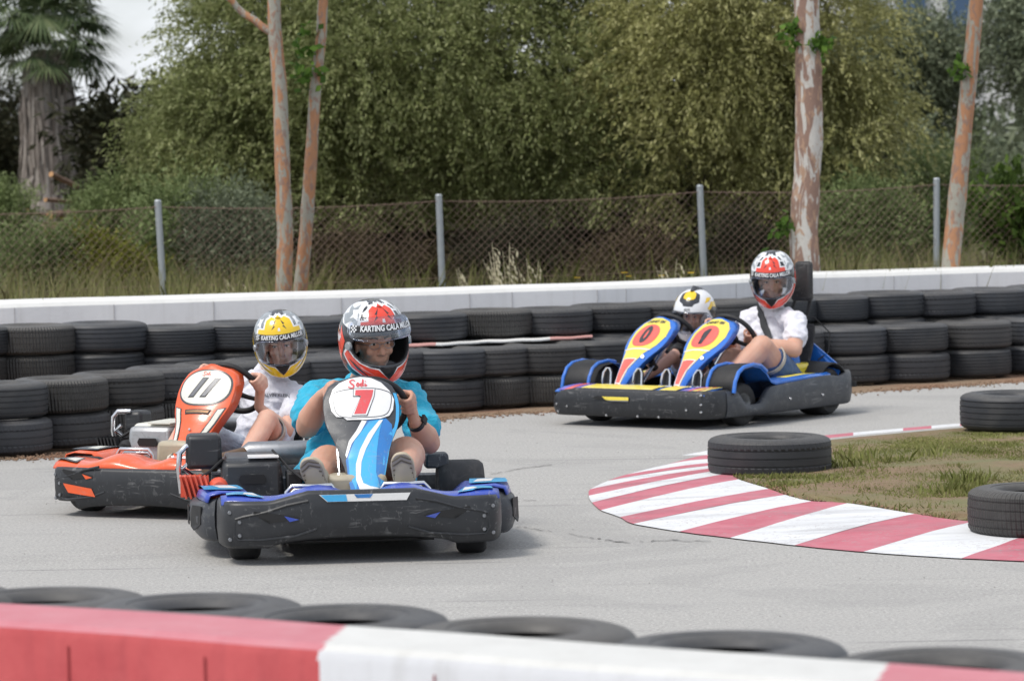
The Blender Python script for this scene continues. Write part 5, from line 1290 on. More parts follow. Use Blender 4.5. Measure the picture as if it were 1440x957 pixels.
# soles that face the camera
def sole(parent, an, toe, kn, k=1.0):
    an, toe, kn = Vector(an), Vector(toe), Vector(kn); n = -((kn - an).normalized()); n = (n - (toe - an).normalized() * n.dot((toe - an).normalized()) * 0).normalized(); heel = an + n * .045; u = ((toe + n * .02) - heel).normalized(); n = (n - u * n.dot(u)).normalized(); v = n.cross(u)
    c = (heel + toe + n * .02) / 2; M = Matrix((( v.x, u.x, n.x, 0), (v.y, u.y, n.y, 0), (v.z, u.z, n.z, 0), (0, 0, 0, 1))); M.translation = c + n * .008
    L = .105 * k; out = []
    for j in range(32):
        a = 2 * PI * j / 32; y = math.sin(a); w_ = .046 * k * (1 + .12 * y) * (1 - .12 * math.exp(-(y / .3) ** 2)); out.append((w_ * math.copysign(abs(math.cos(a)) ** .8, math.cos(a)), L * y))
    b = MB(); b.prism(out, M, .016); s_ = b.build('shoe_sole', M_SOLE, parent, bevel=.003)
    b = MB(); M2 = M @ Matrix.Translation((0, 0, .0165))
    for q in range(9):
        y = -L * .8 + q * L * .2
        for sgn in (-1, 1):
            ww = .036 * k; b.tube([M2 @ Vector((0, y + .012, 0)), M2 @ Vector((sgn * ww * .5, y, 0)), M2 @ Vector((sgn * ww, y - .010, 0))], .0032, 5)
    b.build('sole_grooves', M_SOLED, s_)
for s_ in 'LR': sole(b7, J7['an' + s_], J7['toe' + s_], J7['kn' + s_], 1.0)
wr = Vector(J7['wrL']); el_ = Vector(J7['elL']); d = (wr - el_).normalized(); M = Matrix.Translation(wr - d * .018) @ d.to_track_quat('Z', 'Y').to_matrix().to_4x4()
b = MB(); b.lathe([(.029, -.010), (.034, -.010), (.034, .010), (.029, .010)], M, 26, closed=True); b.box(M @ Vector((.030, .018, 0)), (.012, .03, .034), M.to_3x3()); b.build('watch', M_BLK, b7)

# ---------------------------------------------------------------- driver 11
P = K11.P; hc11 = P(394, 479, -.36)
w11 = Vector(W11); n11 = Vector(N11)
J11 = dict(k=.92, hk=.90, arm=.98, leg=.98, short=.60,
    pelvis=(-.37, .0, .16), chest=V3(P(375, 560, -.42)), neck=V3(P(374, 523, -.42)), head=V3(hc11),
    shR=V3(P(322, 545, -.40)), shL=V3(P(416, 556, -.38)), elR=V3(P(282, 560, -.20)), elL=V3(P(402, 606, -.20)), wrR=V3(P(272, 535, -.03)), wrL=V3(P(364, 572, -.06)),
    grR=V3(rim(w11, n11, .135, -.95)), grL=V3(rim(w11, n11, .135, 1.35)),
    hipR=(-.30, -.09, .17), hipL=(-.30, .09, .17), knR=(.06, -.16, .34), knL=V3(P(376, 590, .0)), anR=(.36, -.16, .14), anL=V3(P(335, 655, .30)), toeR=(.44, -.16, .20), toeL=V3(P(320, 655, .40)))
y11 = camyaw(K11, hc11) + math.radians(1)
b11, hc_, Rh_ = person(K11, 0, J11, M_SK2, M_TWHT, M_GSHORT, '', .92, False, dict(yaw=y11 + 0, pitch=math.radians(10), roll=math.radians(5)), w11, n11, .135, socks=M_KNIT, shoes=M_BLK)
eyes(b11, hc_, Rh_, .89, False)
racing_helmet(b11, hc11, y11, math.radians(10), math.radians(5), .92, M_HYL)
tag(b11, 'person in white t-shirt and yellow black helmet driving the orange kart 11', 'person')
def chest_text(body, parent_name, txt, size, org, right, up, mat, name):
    """letters laid on the nearest cloth surface"""
    sh = [c for c in COL.objects if c.parent == body and c.name.startswith('shirt')][0]
    from mathutils.bvhtree import BVHTree
    bv = BVHTree.FromPolygons([v.co for v in sh.data.vertices], [list(p.vertices) for p in sh.data.polygons]); right = Vector(right).normalized(); up = Vector(up).normalized(); n = right.cross(up)
    def PP(u, v, off):
        q = Vector(org) + right * u + up * v; h = bv.ray_cast(q + n * .4, -n)
        return (h[0] + n * off) if h[0] else q
    return decal(text2(txt, size, 0, 0, 0, .0005), PP, mat, name, sh, .003, .02)
lk = (K11.loc(CAMP) - Vector(J11['chest'])); lk.z = 0; lk.normalize(); rt = Vector((-lk.y, lk.x, 0))
chest_text(b11, '', 'CALVIN KLEIN', .020, V3(P(387, 556, -.32)), rt, Vector((0, 0, 1)), M_GREYD, 'lettering')

# ---------------------------------------------------------------- the two-seat kart: adult near, child far
P = KT.P; (C0, N0), (C1, N1) = WT
hcA = P(1087, 389, -.37)
JA = dict(k=1.07, hk=.95, arm=1.15, leg=1.2, short=.56,
    pelvis=(-.36, .24, .17), chest=V3(P(1085, 470, -.43)), neck=V3(P(1083, 427, -.42)), head=V3(hcA),
    shR=V3(P(1052, 450, -.42)), shL=V3(P(1119, 452, -.36)), elR=V3(P(1024, 497, -.20)), elL=V3(P(1117, 492, -.20)), wrR=V3(P(1030, 480, -.04)), wrL=V3(P(1062, 482, -.05)),
    grR=V3(rim(C1, N1, .145, -1.1)), grL=V3(P(1052, 474, -.01)),
    hipR=(-.30, .15, .18), hipL=(-.30, .33, .18), knR=V3(P(1032, 505, -.0)), knL=V3(P(1071, 488, .04)), anR=V3(P(975, 555, .36)), anL=V3(P(1006, 545, .34)), toeR=V3(P(962, 556, .44)), toeL=V3(P(990, 556, .42)))
yA = camyaw(KT, hcA) - math.radians(10)
bA, hc_, Rh_ = person(KT, .2, JA, M_SK3, M_TWHT2, M_DENIM, '', 1.0, False, dict(yaw=yA + math.radians(4), pitch=math.radians(14), roll=math.radians(1)), C1, N1, .145, socks=None, shoes=M_TWHT2 and M_HWH, vox=.006)
eyes(bA, hc_, Rh_, .97, False)
racing_helmet(bA, hcA, yA + math.radians(4), math.radians(14), math.radians(1), .99, M_HRD)
tag(bA, 'person in white v-neck t-shirt, denim shorts and red helmet in the near seat', 'person')
# shoulder belt over the near driver
sh = [c for c in COL.objects if c.parent == bA and c.name.startswith('shirt')][0]
from mathutils.bvhtree import BVHTree
def belt_on(sh, pts, wd, parent, name='seat_belt', n=22):
    bv = BVHTree.FromPolygons([v.co for v in sh.data.vertices], [list(p.vertices) for p in sh.data.polygons]); b = MB(); rows = []; P_ = []
    for i in range(n + 1):
        t = i / n * (len(pts) - 1); k = min(int(t), len(pts) - 2); q = cr([Vector(p) for p in pts], k, t - k); h = bv.find_nearest(q); P_.append(h[0] + h[1] * .006 if h[0] and (h[0] - q).length < .12 else q)
    P_ = [P_[0]] + [(P_[i - 1] + P_[i] * 2 + P_[i + 1]) / 4 for i in range(1, n)] + [P_[-1]]
    for i, p in enumerate(P_):
        d = (P_[min(i + 1, n)] - P_[max(i - 1, 0)]).normalized(); nr = bv.find_nearest(p)[1]; sd_ = d.cross(nr).normalized() * wd; rows.append([p - sd_, p - sd_ * .4 + nr * .003, p + sd_ * .4 + nr * .003, p + sd_, p + sd_ - nr * .004, p - sd_ - nr * .004])
    b.loft(rows); o = b.build(name, M_STRAP, parent); return o
bb = belt_on(sh, [V3(P(1077, 424, -.48)), V3(P(1066, 432, -.36)), V3(P(1072, 455, -.30)), V3(P(1083, 482, -.28)), V3(P(1100, 512, -.28)), V3(P(1112, 530, -.32))], .021, kt)
# child
hcC = P(977, 440, -.36)
JC = dict(k=.74, hk=.72, arm=.9, leg=.9, short=.6,
    pelvis=(-.33, -.25, .18), chest=V3(P(988, 500, -.38)), neck=V3(P(985, 470, -.37)), head=V3(hcC + Vector((0, 0, 0))),
    shR=V3(P(962, 484, -.36)), shL=V3(P(1006, 487, -.33)), elR=V3(P(945, 500, -.20)), elL=V3(P(1000, 505, -.16)), wrR=V3(P(930, 498, -.05)), wrL=V3(P(965, 502, -.04)),
    grR=V3(rim(C0, N0, .145, -1.75)), grL=V3(rim(C0, N0, .145, 1.75)),
    hipR=(-.28, -.31, .19), hipL=(-.28, -.19, .19), knR=V3(P(948, 500, -.02)), knL=V3(P(985, 505, -.0)), anR=V3(P(886, 545, .30)), anL=V3(P(955, 545, .26)), toeR=V3(P(873, 540, .40)), toeL=V3(P(945, 548, .34)))
yC = camyaw(KT, hcC) - math.radians(20)
bC, hc_, Rh_ = person(KT, -.2, JC, M_SK4, M_KNIT, M_DENIML, '', .84, False, dict(yaw=yC, pitch=math.radians(10), roll=math.radians(-4)), C0, N0, .145, vox=.005, socks=None, shoes=None, hem=False)
eyes(bC, hc_, Rh_, .81, False)
H = Helmet(hcC, yC, math.radians(10), math.radians(-4), .93); h = H.shell(bC, M_HWH)
D = lambda pts, mat, name, off: decal(poly2(pts), H.P, mat, name, h, off, 6)
D([(-36, 38), (-20, 34), (-14, 28), (14, 28), (20, 34), (36, 38), (48, 62), (30, 74), (-30, 74), (-48, 62)], M_HBK, 'black_panel', .001)
D([(-24, 50), (-18, 47), (0, 45), (18, 47), (24, 50), (32, 66), (20, 78), (-20, 78), (-32, 66)], M_HYL, 'yellow_panel', .002)
decal(text2('KYT', 7.5, 0, 19.5, 0, .3, 1.2), H.P, M_DKD, 'lettering', h, .003, 6)
for q in (-1, 1):
    D([(q * a, e) for a, e in [(60, 20), (80, 34), (110, 30), (130, 16), (96, 14), (78, 4)]][::q], M_HYL, 'yellow_flash', .001); D([(q * a, e) for a, e in [(64, 14), (82, 22), (120, 10), (110, -6), (84, -10), (72, 2)]][::q], M_HBK, 'black_flash', .002); D([(q * a, e) for a, e in [(54, 34), (70, 48), (96, 44), (72, 36)]][::q], M_HYL, 'yellow_flash', .001)
H.visor(h, -34, 14, 68, .006)
b = MB(); b.tube([H.P(150, 70, -.005), H.P(0, 88, .010), H.P(0, 74, .004)], [.012, .016, .008], 10); b.build('top_vent', M_HBK, h)
tag(bC, 'child person in white and yellow helmet in the far seat behind plate 1', 'person')
sh = [c for c in COL.objects if c.parent == bC and c.name.startswith('shirt')][0]

bpy.data.scenes.remove(TMP)
# ================================================================ vegetation
def sprays(blobs, nsp, nl, slen, ll, lw, droop, seed, shell=.85, up=.35, face=0.0, spread=.5, minz=None, gap=0.0):
    """leafy twigs: chains of leaf-sized faces that start on the skins of many small lobes and arch over"""
    R = np.random.RandomState(seed)
    B = np.array(blobs, dtype=float)                      # cx cy cz rx ry rz
    area = (B[:, 3] * B[:, 4] * B[:, 5]) ** (2 / 3); area /= area.sum()
    idx = R.choice(len(B), nsp, p=area)
    d = R.normal(size=(nsp, 3)); d /= np.linalg.norm(d, axis=1)[:, None]
    if face: d[:, 1] = np.where((d[:, 1] > .3) & (R.rand(nsp) < face), -d[:, 1], d[:, 1])
    rad = shell + (1.05 - shell) * R.rand(nsp) ** .6
    inner_ = R.rand(nsp) < .09; rad = np.where(inner_, R.rand(nsp) * shell, rad)
    O = B[idx, :3] + d * B[idx, 3:6] * rad[:, None]
    if gap:
        w1 = O + .35 * np.sin(O[:, [1, 2, 0]] * 3.1 + seed); q_ = np.sin(w1[:, 0] * 5.2) * np.sin(w1[:, 2] * 6.1 + 1) + .6 * np.sin(w1[:, 1] * 4.0 + w1[:, 0] * 2.2)
        kp = q_ < gap; O, d, rad = O[kp], d[kp], rad[kp]; nsp = len(O)
    dr = d + R.normal(size=(nsp, 3)) * spread; dr[:, 2] += up; dr /= np.linalg.norm(dr, axis=1)[:, None]
    L = slen * R.uniform(.5, 1.3, nsp)
    t = (np.arange(nl) + .5) / nl
    P = O[:, None, :] + dr[:, None, :] * (t[None, :, None] * L[:, None, None])
    P[:, :, 2] -= droop * L[:, None] * t[None, :] ** 2
    P += R.normal(size=P.shape) * ll * .35
    tan = dr[:, None, :] + np.zeros_like(P); tan[:, :, 2] -= 2 * droop * t[None, :]
    tan = tan + R.normal(size=P.shape) * .55
    tan /= np.linalg.norm(tan, axis=2)[:, :, None]
    sd_ = np.cross(tan, R.normal(size=P.shape)); sd_ /= np.linalg.norm(sd_, axis=2)[:, :, None] + 1e-9
    P = P.reshape(-1, 3); tan = tan.reshape(-1, 3); sd_ = sd_.reshape(-1, 3); n = len(P)
    l_ = (ll * R.uniform(.6, 1.35, n))[:, None]; w_ = (lw * R.uniform(.6, 1.3, n))[:, None]
    V = np.stack([P - tan * l_ * .5, P + sd_ * w_ * .5, P + tan * l_ * .5, P - sd_ * w_ * .5], 1)
    if minz is not None:
        keep = P[:, 2] > minz; V = V[keep]
    n = len(V)
    return V.reshape(-1, 3), np.arange(n * 4).reshape(n, 4)
def lobes(c, r, n, rs, seed, hollow=.55, flat=1.0, zmin=None):
    R = random.Random(seed); out = []
    while len(out) < n:
        d = Vector((R.gauss(0, 1), R.gauss(0, 1), R.gauss(0, 1))).normalized(); k = R.uniform(hollow, 1) 
        q = (c[0] + d.x * r[0] * k, c[1] + d.y * r[1] * k, c[2] + d.z * r[2] * k)
        if zmin is not None and q[2] < zmin: continue
        s_ = R.uniform(*rs); out.append((*q, s_ * R.uniform(.8, 1.4), s_ * R.uniform(.8, 1.2), s_ * R.uniform(.6, 1.0) * flat))
    return out
def m_bark(name, a, b, c, sc=6, st=(1, 1, .35), bump=.8):
    t = NT(name); v = t.coord(scale=st); f = t.noise(v, sc, 6, .7, .5); g = t.noise(v, sc * 4, 4, .7)
    col = t.ramp(f, [(.32, a), (.52, b), (.7, c)]); col = t.mix(t.ramp(g, [(.55, 0.0), (.75, .5)]), col, a)
    t.base(col); t.set(Roughness=.9); t.bump(f, bump, .03); return t.m
M_BARK = m_bark('dark_bark', (.035, .028, .02), (.07, .055, .04), (.12, .10, .075))
def limb(b, p0, p1, r0, r1, wob=.08, n=7, seed=0, sides=8):
    R = random.Random(seed); pts = []
    for i in range(n + 1):
        t = i / n; q = Vector(p0).lerp(Vector(p1), t)
        if 0 < i < n: q += Vector((R.uniform(-wob, wob), R.uniform(-wob, wob), R.uniform(-wob, wob) * .3))
        pts.append(q)
    b.tube(pts, [r0 + (r1 - r0) * i / n for i in range(n + 1)], sides); return pts
def tree(name, base, top, r0, lb, leafm, label, cat, seed, nsp, nl, slen, ll, lw, droop, group=None, nlimb=9, bark=None, shell=.85, up=.35, face=0., spread=.5, minz=.1, gap=0.):
    b = MB(); R = random.Random(seed)
    pts = limb(b, base, top, r0, r0 * .35, .12, 8, seed, 12)
    tr = b.build('trunk', bark or M_BARK, smooth=True)
    root = empty(name, base); tr.parent = root; tr.matrix_parent_inverse = Matrix.Translation(-Vector(base))
    b = MB(); 
    for i in range(nlimb):
        q = lb[R.randrange(len(lb))]; p = pts[2 + R.randrange(5)]
        limb(b, p, q[:3], r0 * .4, r0 * .08, .15, 6, seed + i, 7)
    o = b.build('limbs', bark or M_BARK); o.parent = root; o.matrix_parent_inverse = Matrix.Translation(-Vector(base))
    V, Fq = sprays(lb, nsp, nl, slen, ll, lw, droop, seed, shell, up, face, spread, minz, gap)
    c = npmesh('crown', V, Fq, leafm); c.parent = root; c.matrix_parent_inverse = Matrix.Translation(-Vector(base))
    tag(root, label, cat, group); return root
M_LF1 = m_leaf('leaf_olive_green', [(.145, .175, .06), (.27, .30, .115), (.47, .49, .25), (.20, .24, .085)], .55, .3, 1.8)
M_LF2 = m_leaf('leaf_yellow_olive', [(.215, .22, .075), (.36, .36, .14), (.56, .54, .27), (.28, .28, .105)], .55, .3, 1.8)
M_LF3 = m_leaf('leaf_grey_olive', [(.11, .135, .08), (.19, .22, .14), (.28, .31, .21)], .6, .2, .8)
M_LF4 = m_leaf('leaf_shrub_grey', [(.13, .175, .065), (.22, .275, .11), (.32, .37, .18)], .65, .2, 1.5)
M_LF5 = m_leaf('leaf_shrub_yellow', [(.12, .13, .025), (.22, .22, .035), (.16, .18, .03)], .6, .25, 2)
M_LF6 = m_leaf('leaf_bright', [(.05, .10, .02), (.10, .19, .035), (.17, .29, .05)], .5, .4, 3)
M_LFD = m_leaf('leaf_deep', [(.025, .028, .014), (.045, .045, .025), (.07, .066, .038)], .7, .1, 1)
M_PALM = m_leaf('palm_leaf', [(.06, .09, .04), (.11, .15, .07), (.17, .20, .10)], .5, .15, 1)
M_TWIG = m_leaf('dead_twig', [(.055, .042, .024), (.09, .07, .04), (.15, .12, .075)], .9, .1, 1)

def ell(px, py, Y, rx, rz, ry=None):      # crown ellipsoid from its measured centre
    p = AY(px, py, Y); s = F_PX / Y
    return (p.x, p.y, p.z), (rx / s, (ry or rx * .8) / s, rz / s)
# three big trees behind the fence
def big(px, py, Y, rx, rz, n, rs, seed): 
    c, r = ell(px, py, Y, rx, rz, rx * .75); return lobes(c, r, n, rs, seed, .6, zmin=1.15)
lbA_ = big(340, 110, 33.5, 175, 215, 40, (.3, .66), 11) + big(210, 190, 33, 75, 90, 14, (.2, .36), 12) + big(300, -180, 34, 120, 160, 20, (.3, .5), 17)
lbA = [q for q in lbA_ if 720 + q[0] / q[1] * F_PX > (262 if q[2] > 1.5 + 95 / 150 else 195) + q[3] * 130]
tree('olive_tree', G(360, 470) * 1 + Vector((0, 8.5, 0)), (-2.3, 34, 3.2), .2, lbA, M_LF1, 'big bushy olive green tree at the left, beyond the fence beside the palm', 'tree', 21, 10400, 20, .42, .052, .017, .55, None, 12, face=.6, spread=.4, minz=.8, gap=.42)
lbB = big(620, 80, 32.5, 220, 230, 46, (.32, .72), 13) + big(650, -150, 33.5, 200, 200, 30, (.3, .6), 14) + big(800, 140, 32, 130, 160, 22, (.25, .45), 19)
tree('olive_tree', (-.5, 33.5, 0), (-.4, 33.6, 3.4), .24, lbB, M_LF1, 'broad dark green tree with drooping sprays in the middle beyond the fence', 'tree', 22, 15000, 20, .42, .052, .017, .55, None, 14, face=.6, spread=.4, minz=.85, gap=.42)
lbC = big(1050, 110, 31.5, 165, 215, 40, (.3, .66), 15) + big(1180, 170, 31.5, 55, 115, 14, (.16, .3), 16) + big(1010, -170, 32.5, 170, 170, 24, (.3, .6), 18)
tree('olive_tree', (2.1, 32.6, 0), (2.2, 32.8, 3.3), .22, lbC, M_LF2, 'yellowish olive tree behind the thick peeling trunk, beyond the fence', 'tree', 23, 12500, 20, .42, .052, .017, .6, None, 12, face=.6, spread=.4, minz=.75, gap=.5)

# right-hand background trees
def bgtree(px, py, Y, rx, rz, n, rs, seed, mat, label, nsp, ll=.085, lw=.024, cat='tree', droop=.2, name='background_tree', grp=None):
    c, r = ell(px, py, Y, rx, rz, rx * .8); lb = lobes(c, r, n, rs, seed, .45, zmin=.2)
    return tree(name, (c[0] + .1, c[1] + .1, 0), (c[0], c[1], c[2] + r[2] * .3), .12, lb, mat, label, cat, seed, nsp, 14, .45, ll, lw, droop, grp, 12, shell=.7)
bgtree(1278, 118, 43, 72, 66, 28, (.3, .6), 31, M_LF3, 'dark grey green olive tree at the right between the two peeling trunks', 2600)
bgtree(1472, 85, 42, 42, 80, 18, (.3, .55), 32, M_LF3, 'grey green olive tree at the right edge behind the leaning peeling trunk', 1700)
bgtree(1240, 225, 40, 50, 60, 14, (.25, .4), 33, M_LF3, 'small dark olive tree low behind the yellowish tree at the right', 900)
bgtree(-40, 200, 50, 80, 75, 26, (.4, .7), 34, M_LFD, 'dark evergreen tree behind the palm at the left edge', 1900, .11, .035)
bgtree(132, 215, 48, 24, 26, 12, (.3, .45), 35, M_LFD, 'slim dark evergreen tree just right of the palm trunk', 800, .10, .03)

# shrubs
M_FIG = m_leaf('fig_leaf', [(.05, .08, .02), (.09, .15, .03), (.15, .22, .05)], .5, .3, 3)
def shrub(px, py, Y, rx, rz, n, rs, seed, mat, label, nsp, ll=.055, lw=.013, name='shrub', up=.9, droop=.15, grp=None):
    c, r = ell(px, py, Y, rx, rz, rx * .7); lb = lobes(c, r, n, rs, seed, .3, zmin=.05)
    b = MB(); R = random.Random(seed)
    for i in range(7): limb(b, (c[0] + R.uniform(-.1, .1), c[1] + R.uniform(-.1, .1), 0), lb[R.randrange(len(lb))][:3], .022, .005, .06, 5, i + seed, 6)
    root = empty(name, (c[0], c[1], 0)); st = b.build('stems', M_BARK); st.parent = root; st.matrix_parent_inverse = Matrix.Translation(-root.location)
    V, Fq = sprays(lb, nsp, 12, .28, ll, lw, droop, seed, .6, up, .3, .45, .02)
    f = npmesh('foliage', V, Fq, mat); f.parent = root; f.matrix_parent_inverse = Matrix.Translation(-root.location)
    tag(root, label, 'shrub', grp); return root
SG = 'shrubs behind the wire fence'
shrub(-15, 330, 34, 40, 50, 9, (.16, .26), 41, M_LF4, 'grey green shrub at the left picture edge beside the palm trunk', 1500, grp=SG)
shrub(178, 305, 33, 46, 40, 12, (.14, .24), 42, M_LF4, 'tall grey green shrub right of the cut logs and palm trunk', 1700, grp=SG)
shrub(240, 335, 30, 75, 70, 16, (.15, .28), 43, M_LF4, 'wide grey green shrub around the leftmost fence post', 2100, grp=SG)
shrub(150, 385, 28.5, 58, 38, 10, (.12, .2), 44, M_LF5, 'low yellow green shrub left of the leftmost fence post', 1300, .045, .018, grp=SG)
shrub(50, 385, 28.5, 60, 34, 12, (.12, .2), 45, M_LF4, 'low bushy shrub above the wall at the far left', 1500, grp=SG)
shrub(325, 345, 29.5, 45, 62, 10, (.14, .24), 46, M_LF3, 'dull green shrub between the leftmost post and the twin trunks', 1200, grp=SG)
shrub(290, 270, 33, 40, 45, 8, (.14, .26), 47, M_LF1, 'small olive green bush low under the left tree', 800, grp=SG)
shrub(1215, 330, 30, 62, 62, 14, (.15, .28), 48, M_LF4, 'rounded dark green shrub right of the thick peeling trunk', 1700, grp=SG)
shrub(1300, 290, 33, 55, 85, 14, (.16, .3), 49, M_LF4, 'tall feathery grey shrub behind the rightmost fence post', 1700, grp=SG)
shrub(1385, 275, 36, 50, 35, 12, (.14, .24), 50, M_LF3, 'grey green shrub at the right beneath the pale building wall', 1300, grp=SG)
shrub(1172, 300, 31, 28, 70, 8, (.12, .22), 51, M_LF4, 'narrow shrub directly behind the thick peeling trunk', 900, grp=SG)
shrub(1435, 320, 28.5, 42, 62, 12, (.13, .24), 52, M_FIG, 'broad leaved bright green fig bush at the right picture edge', 300, .085, .055, name='fig_bush', grp=SG)
for i, (px, py, rx, rz, lb_) in enumerate(((560, 385, 60, 30, 'low brown dry bush at the foot of the fence left of the middle post'), (720, 372, 60, 45, 'dull green bush at the foot of the fence behind the wild oats'), (870, 385, 70, 28, 'low dry bush at the foot of the fence left of the third post'), (1040, 365, 40, 40, 'leafy bush by the fence just left of the thick trunk'), (480, 372, 36, 40, 'dry bush by the fence right of the twin trunks'))):
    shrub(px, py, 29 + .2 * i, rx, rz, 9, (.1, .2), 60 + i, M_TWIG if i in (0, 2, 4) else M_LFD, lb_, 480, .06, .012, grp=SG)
# the deep thicket that closes the view under the crowns
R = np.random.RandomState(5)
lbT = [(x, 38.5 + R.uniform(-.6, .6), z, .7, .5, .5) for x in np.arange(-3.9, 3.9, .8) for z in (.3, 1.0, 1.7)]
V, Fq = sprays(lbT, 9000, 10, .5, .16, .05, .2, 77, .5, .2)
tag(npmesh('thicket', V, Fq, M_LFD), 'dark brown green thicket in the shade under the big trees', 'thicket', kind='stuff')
lbT = [(x, 58 + R.uniform(-1, 1), z, 1.6, 1.2, .8) for x in np.arange(-34, 34, 1.5) for z in (.4, .9, 1.3)]
V, Fq = sprays(lbT, 11000, 10, .9, .3, .10, .2, 78, .5, .2)
tag(npmesh('far_woodland', V, Fq, M_LF3), 'far grey green wood beyond the trees', 'woodland', kind='stuff')
# dead hanging twigs in the shade below the crowns
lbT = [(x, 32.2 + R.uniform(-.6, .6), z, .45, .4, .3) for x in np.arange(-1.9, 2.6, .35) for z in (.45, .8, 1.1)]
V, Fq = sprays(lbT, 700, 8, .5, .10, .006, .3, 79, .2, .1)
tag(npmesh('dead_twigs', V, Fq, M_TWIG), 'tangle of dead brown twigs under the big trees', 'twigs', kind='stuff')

# dry grass behind the wall
def strip_pts(n, px0, px1, d0, d1, seed):
    R = random.Random(seed); P = []
    for _ in range(n):
        px = R.uniform(px0, px1); i = min(range(len(finew)), key=lambda q: abs((finew[q].x / finew[q].y) - (px - 720) / F_PX)) if False else None
        Y = 21.6 + (px + 20) / 1460 * 3.1 + .6 + R.uniform(d0, d1)
        P.append(((px - 720) / F_PX * Y, Y, 0))
    return P
P = strip_pts(13000, -900, 1600, 0, 6, 1); H = [R0.uniform(.5, .85) * (1.02 if (p[0] < -1.5 or p[0] > 2.2) else .82) for p in P]
tag(blades('tall_dry_grass', P, H, .004, M_DGRASS, .5, 5), 'tall dry straw coloured grass growing behind the white wall', 'dry grass', kind='stuff')
P = strip_pts(1500, -60, 1500, 0, 6, 2); H = [R0.uniform(.45, .85) for p in P]
tag(blades('tall_green_grass', P, H, .005, M_GRASS, .6, 6), 'tall green grass growing behind the white wall', 'grass', kind='stuff')
M_OAT = plain('oat_straw', (.55, .50, .34), .8); M_OATH = plain('oat_husk', (.62, .58, .48), .7)
def oat(px, py, Y, h, lean, seed, label):
    R = random.Random(seed); top = AY(px, py, Y); root = empty('wild_oat', (top.x - lean, Y, 0))
    b = MB(); hb = MB()
    for k in range(3):
        T = Vector((lean + R.uniform(-.09, .09), R.uniform(-.05, .05), top.z - R.uniform(0, .12)))
        pts = [Vector((T.x * (t ** 2), T.y * t, T.z * t)) for t in [i / 8 for i in range(9)]]
        b.tube(pts, [.0035 - .0024 * i / 8 for i in range(9)], 4)
        for j in range(9):
            t = .62 + .38 * j / 9; q = Vector((T.x * t * t, T.y * t, T.z * t)); e = q + Vector((R.uniform(.01, .05), R.uniform(-.03, .03), -R.uniform(.005, .03)))
            b.tube([q, q.lerp(e, .6) + Vector((0, 0, .008)), e], .0012, 3)
            b.tube([e, e + Vector((.004, 0, -.012)), e + Vector((.008, 0, -.03))], [.002, .007, .001], 5)
    b.build('stem', M_OAT, root)
    tag(root, label, 'wild oat', 'wild oats behind the wall')
oats = [(703, 330, 'tallest pale wild oat, in front of the fence right of the middle post'), (722, 336, 'pale wild oat leaning right, just right of the tallest'), (692, 350, 'wild oat just left of the tallest one'), (742, 352, 'wild oat right of the tall middle pair'),
        (640, 372, 'short wild oat just right of the middle fence post'), (655, 382, 'smallest wild oat near the middle fence post'), (934, 362, 'wild oat left of the third fence post'), (905, 378, 'short wild oat well left of the third fence post'), (1003, 375, 'short wild oat just right of the third fence post'),
        (318, 384, 'wild oat left of the twin peeling trunks'), (292, 398, 'short wild oat above the wall between first post and twin trunks'), (372, 392, 'wild oat touching the left twin trunk'), (960, 385, 'tiny wild oat behind the child driver')]
for i, (px, py, lb_) in enumerate(oats): oat(px, py, 24.2 + .1 * (i % 5), .6, R0.uniform(-.12, .1), 90 + i, lb_)
M_YEL = plain('yellow_petal', (.75, .50, .02), .6)
for i, (px, py, wh) in enumerate([(812, 391, 'left of the third post and furthest left'), (884, 389, 'midway between the wild oats and third post'), (878, 384, 'beside the midway yellow flower, slightly higher'), (930, 388, 'just left of the third post'), (972, 384, 'next to the third post')]):
    p = AY(px, py, 24.3); root = empty('yellow_flower', (p.x, p.y, 0)); b = MB(); b.tube([(0, 0, 0), (.01, 0, p.z * .5), (0, 0, p.z)], .0025, 4); b.build('stem', M_LF4, root)
    b = MB()
    for k in range(8):
        a = k * PI / 4; b.add([(0, 0, p.z), (.016 * math.cos(a - .3), .016 * math.sin(a - .3), p.z + .006), (.024 * math.cos(a), .024 * math.sin(a), p.z + .004), (.016 * math.cos(a + .3), .016 * math.sin(a + .3), p.z + .006)], [(0, 1, 2, 3)])
    b.build('petals', M_YEL, root, solid=.002); tag(root, 'small yellow flower above the wall, ' + wh, 'flower', 'yellow flowers')

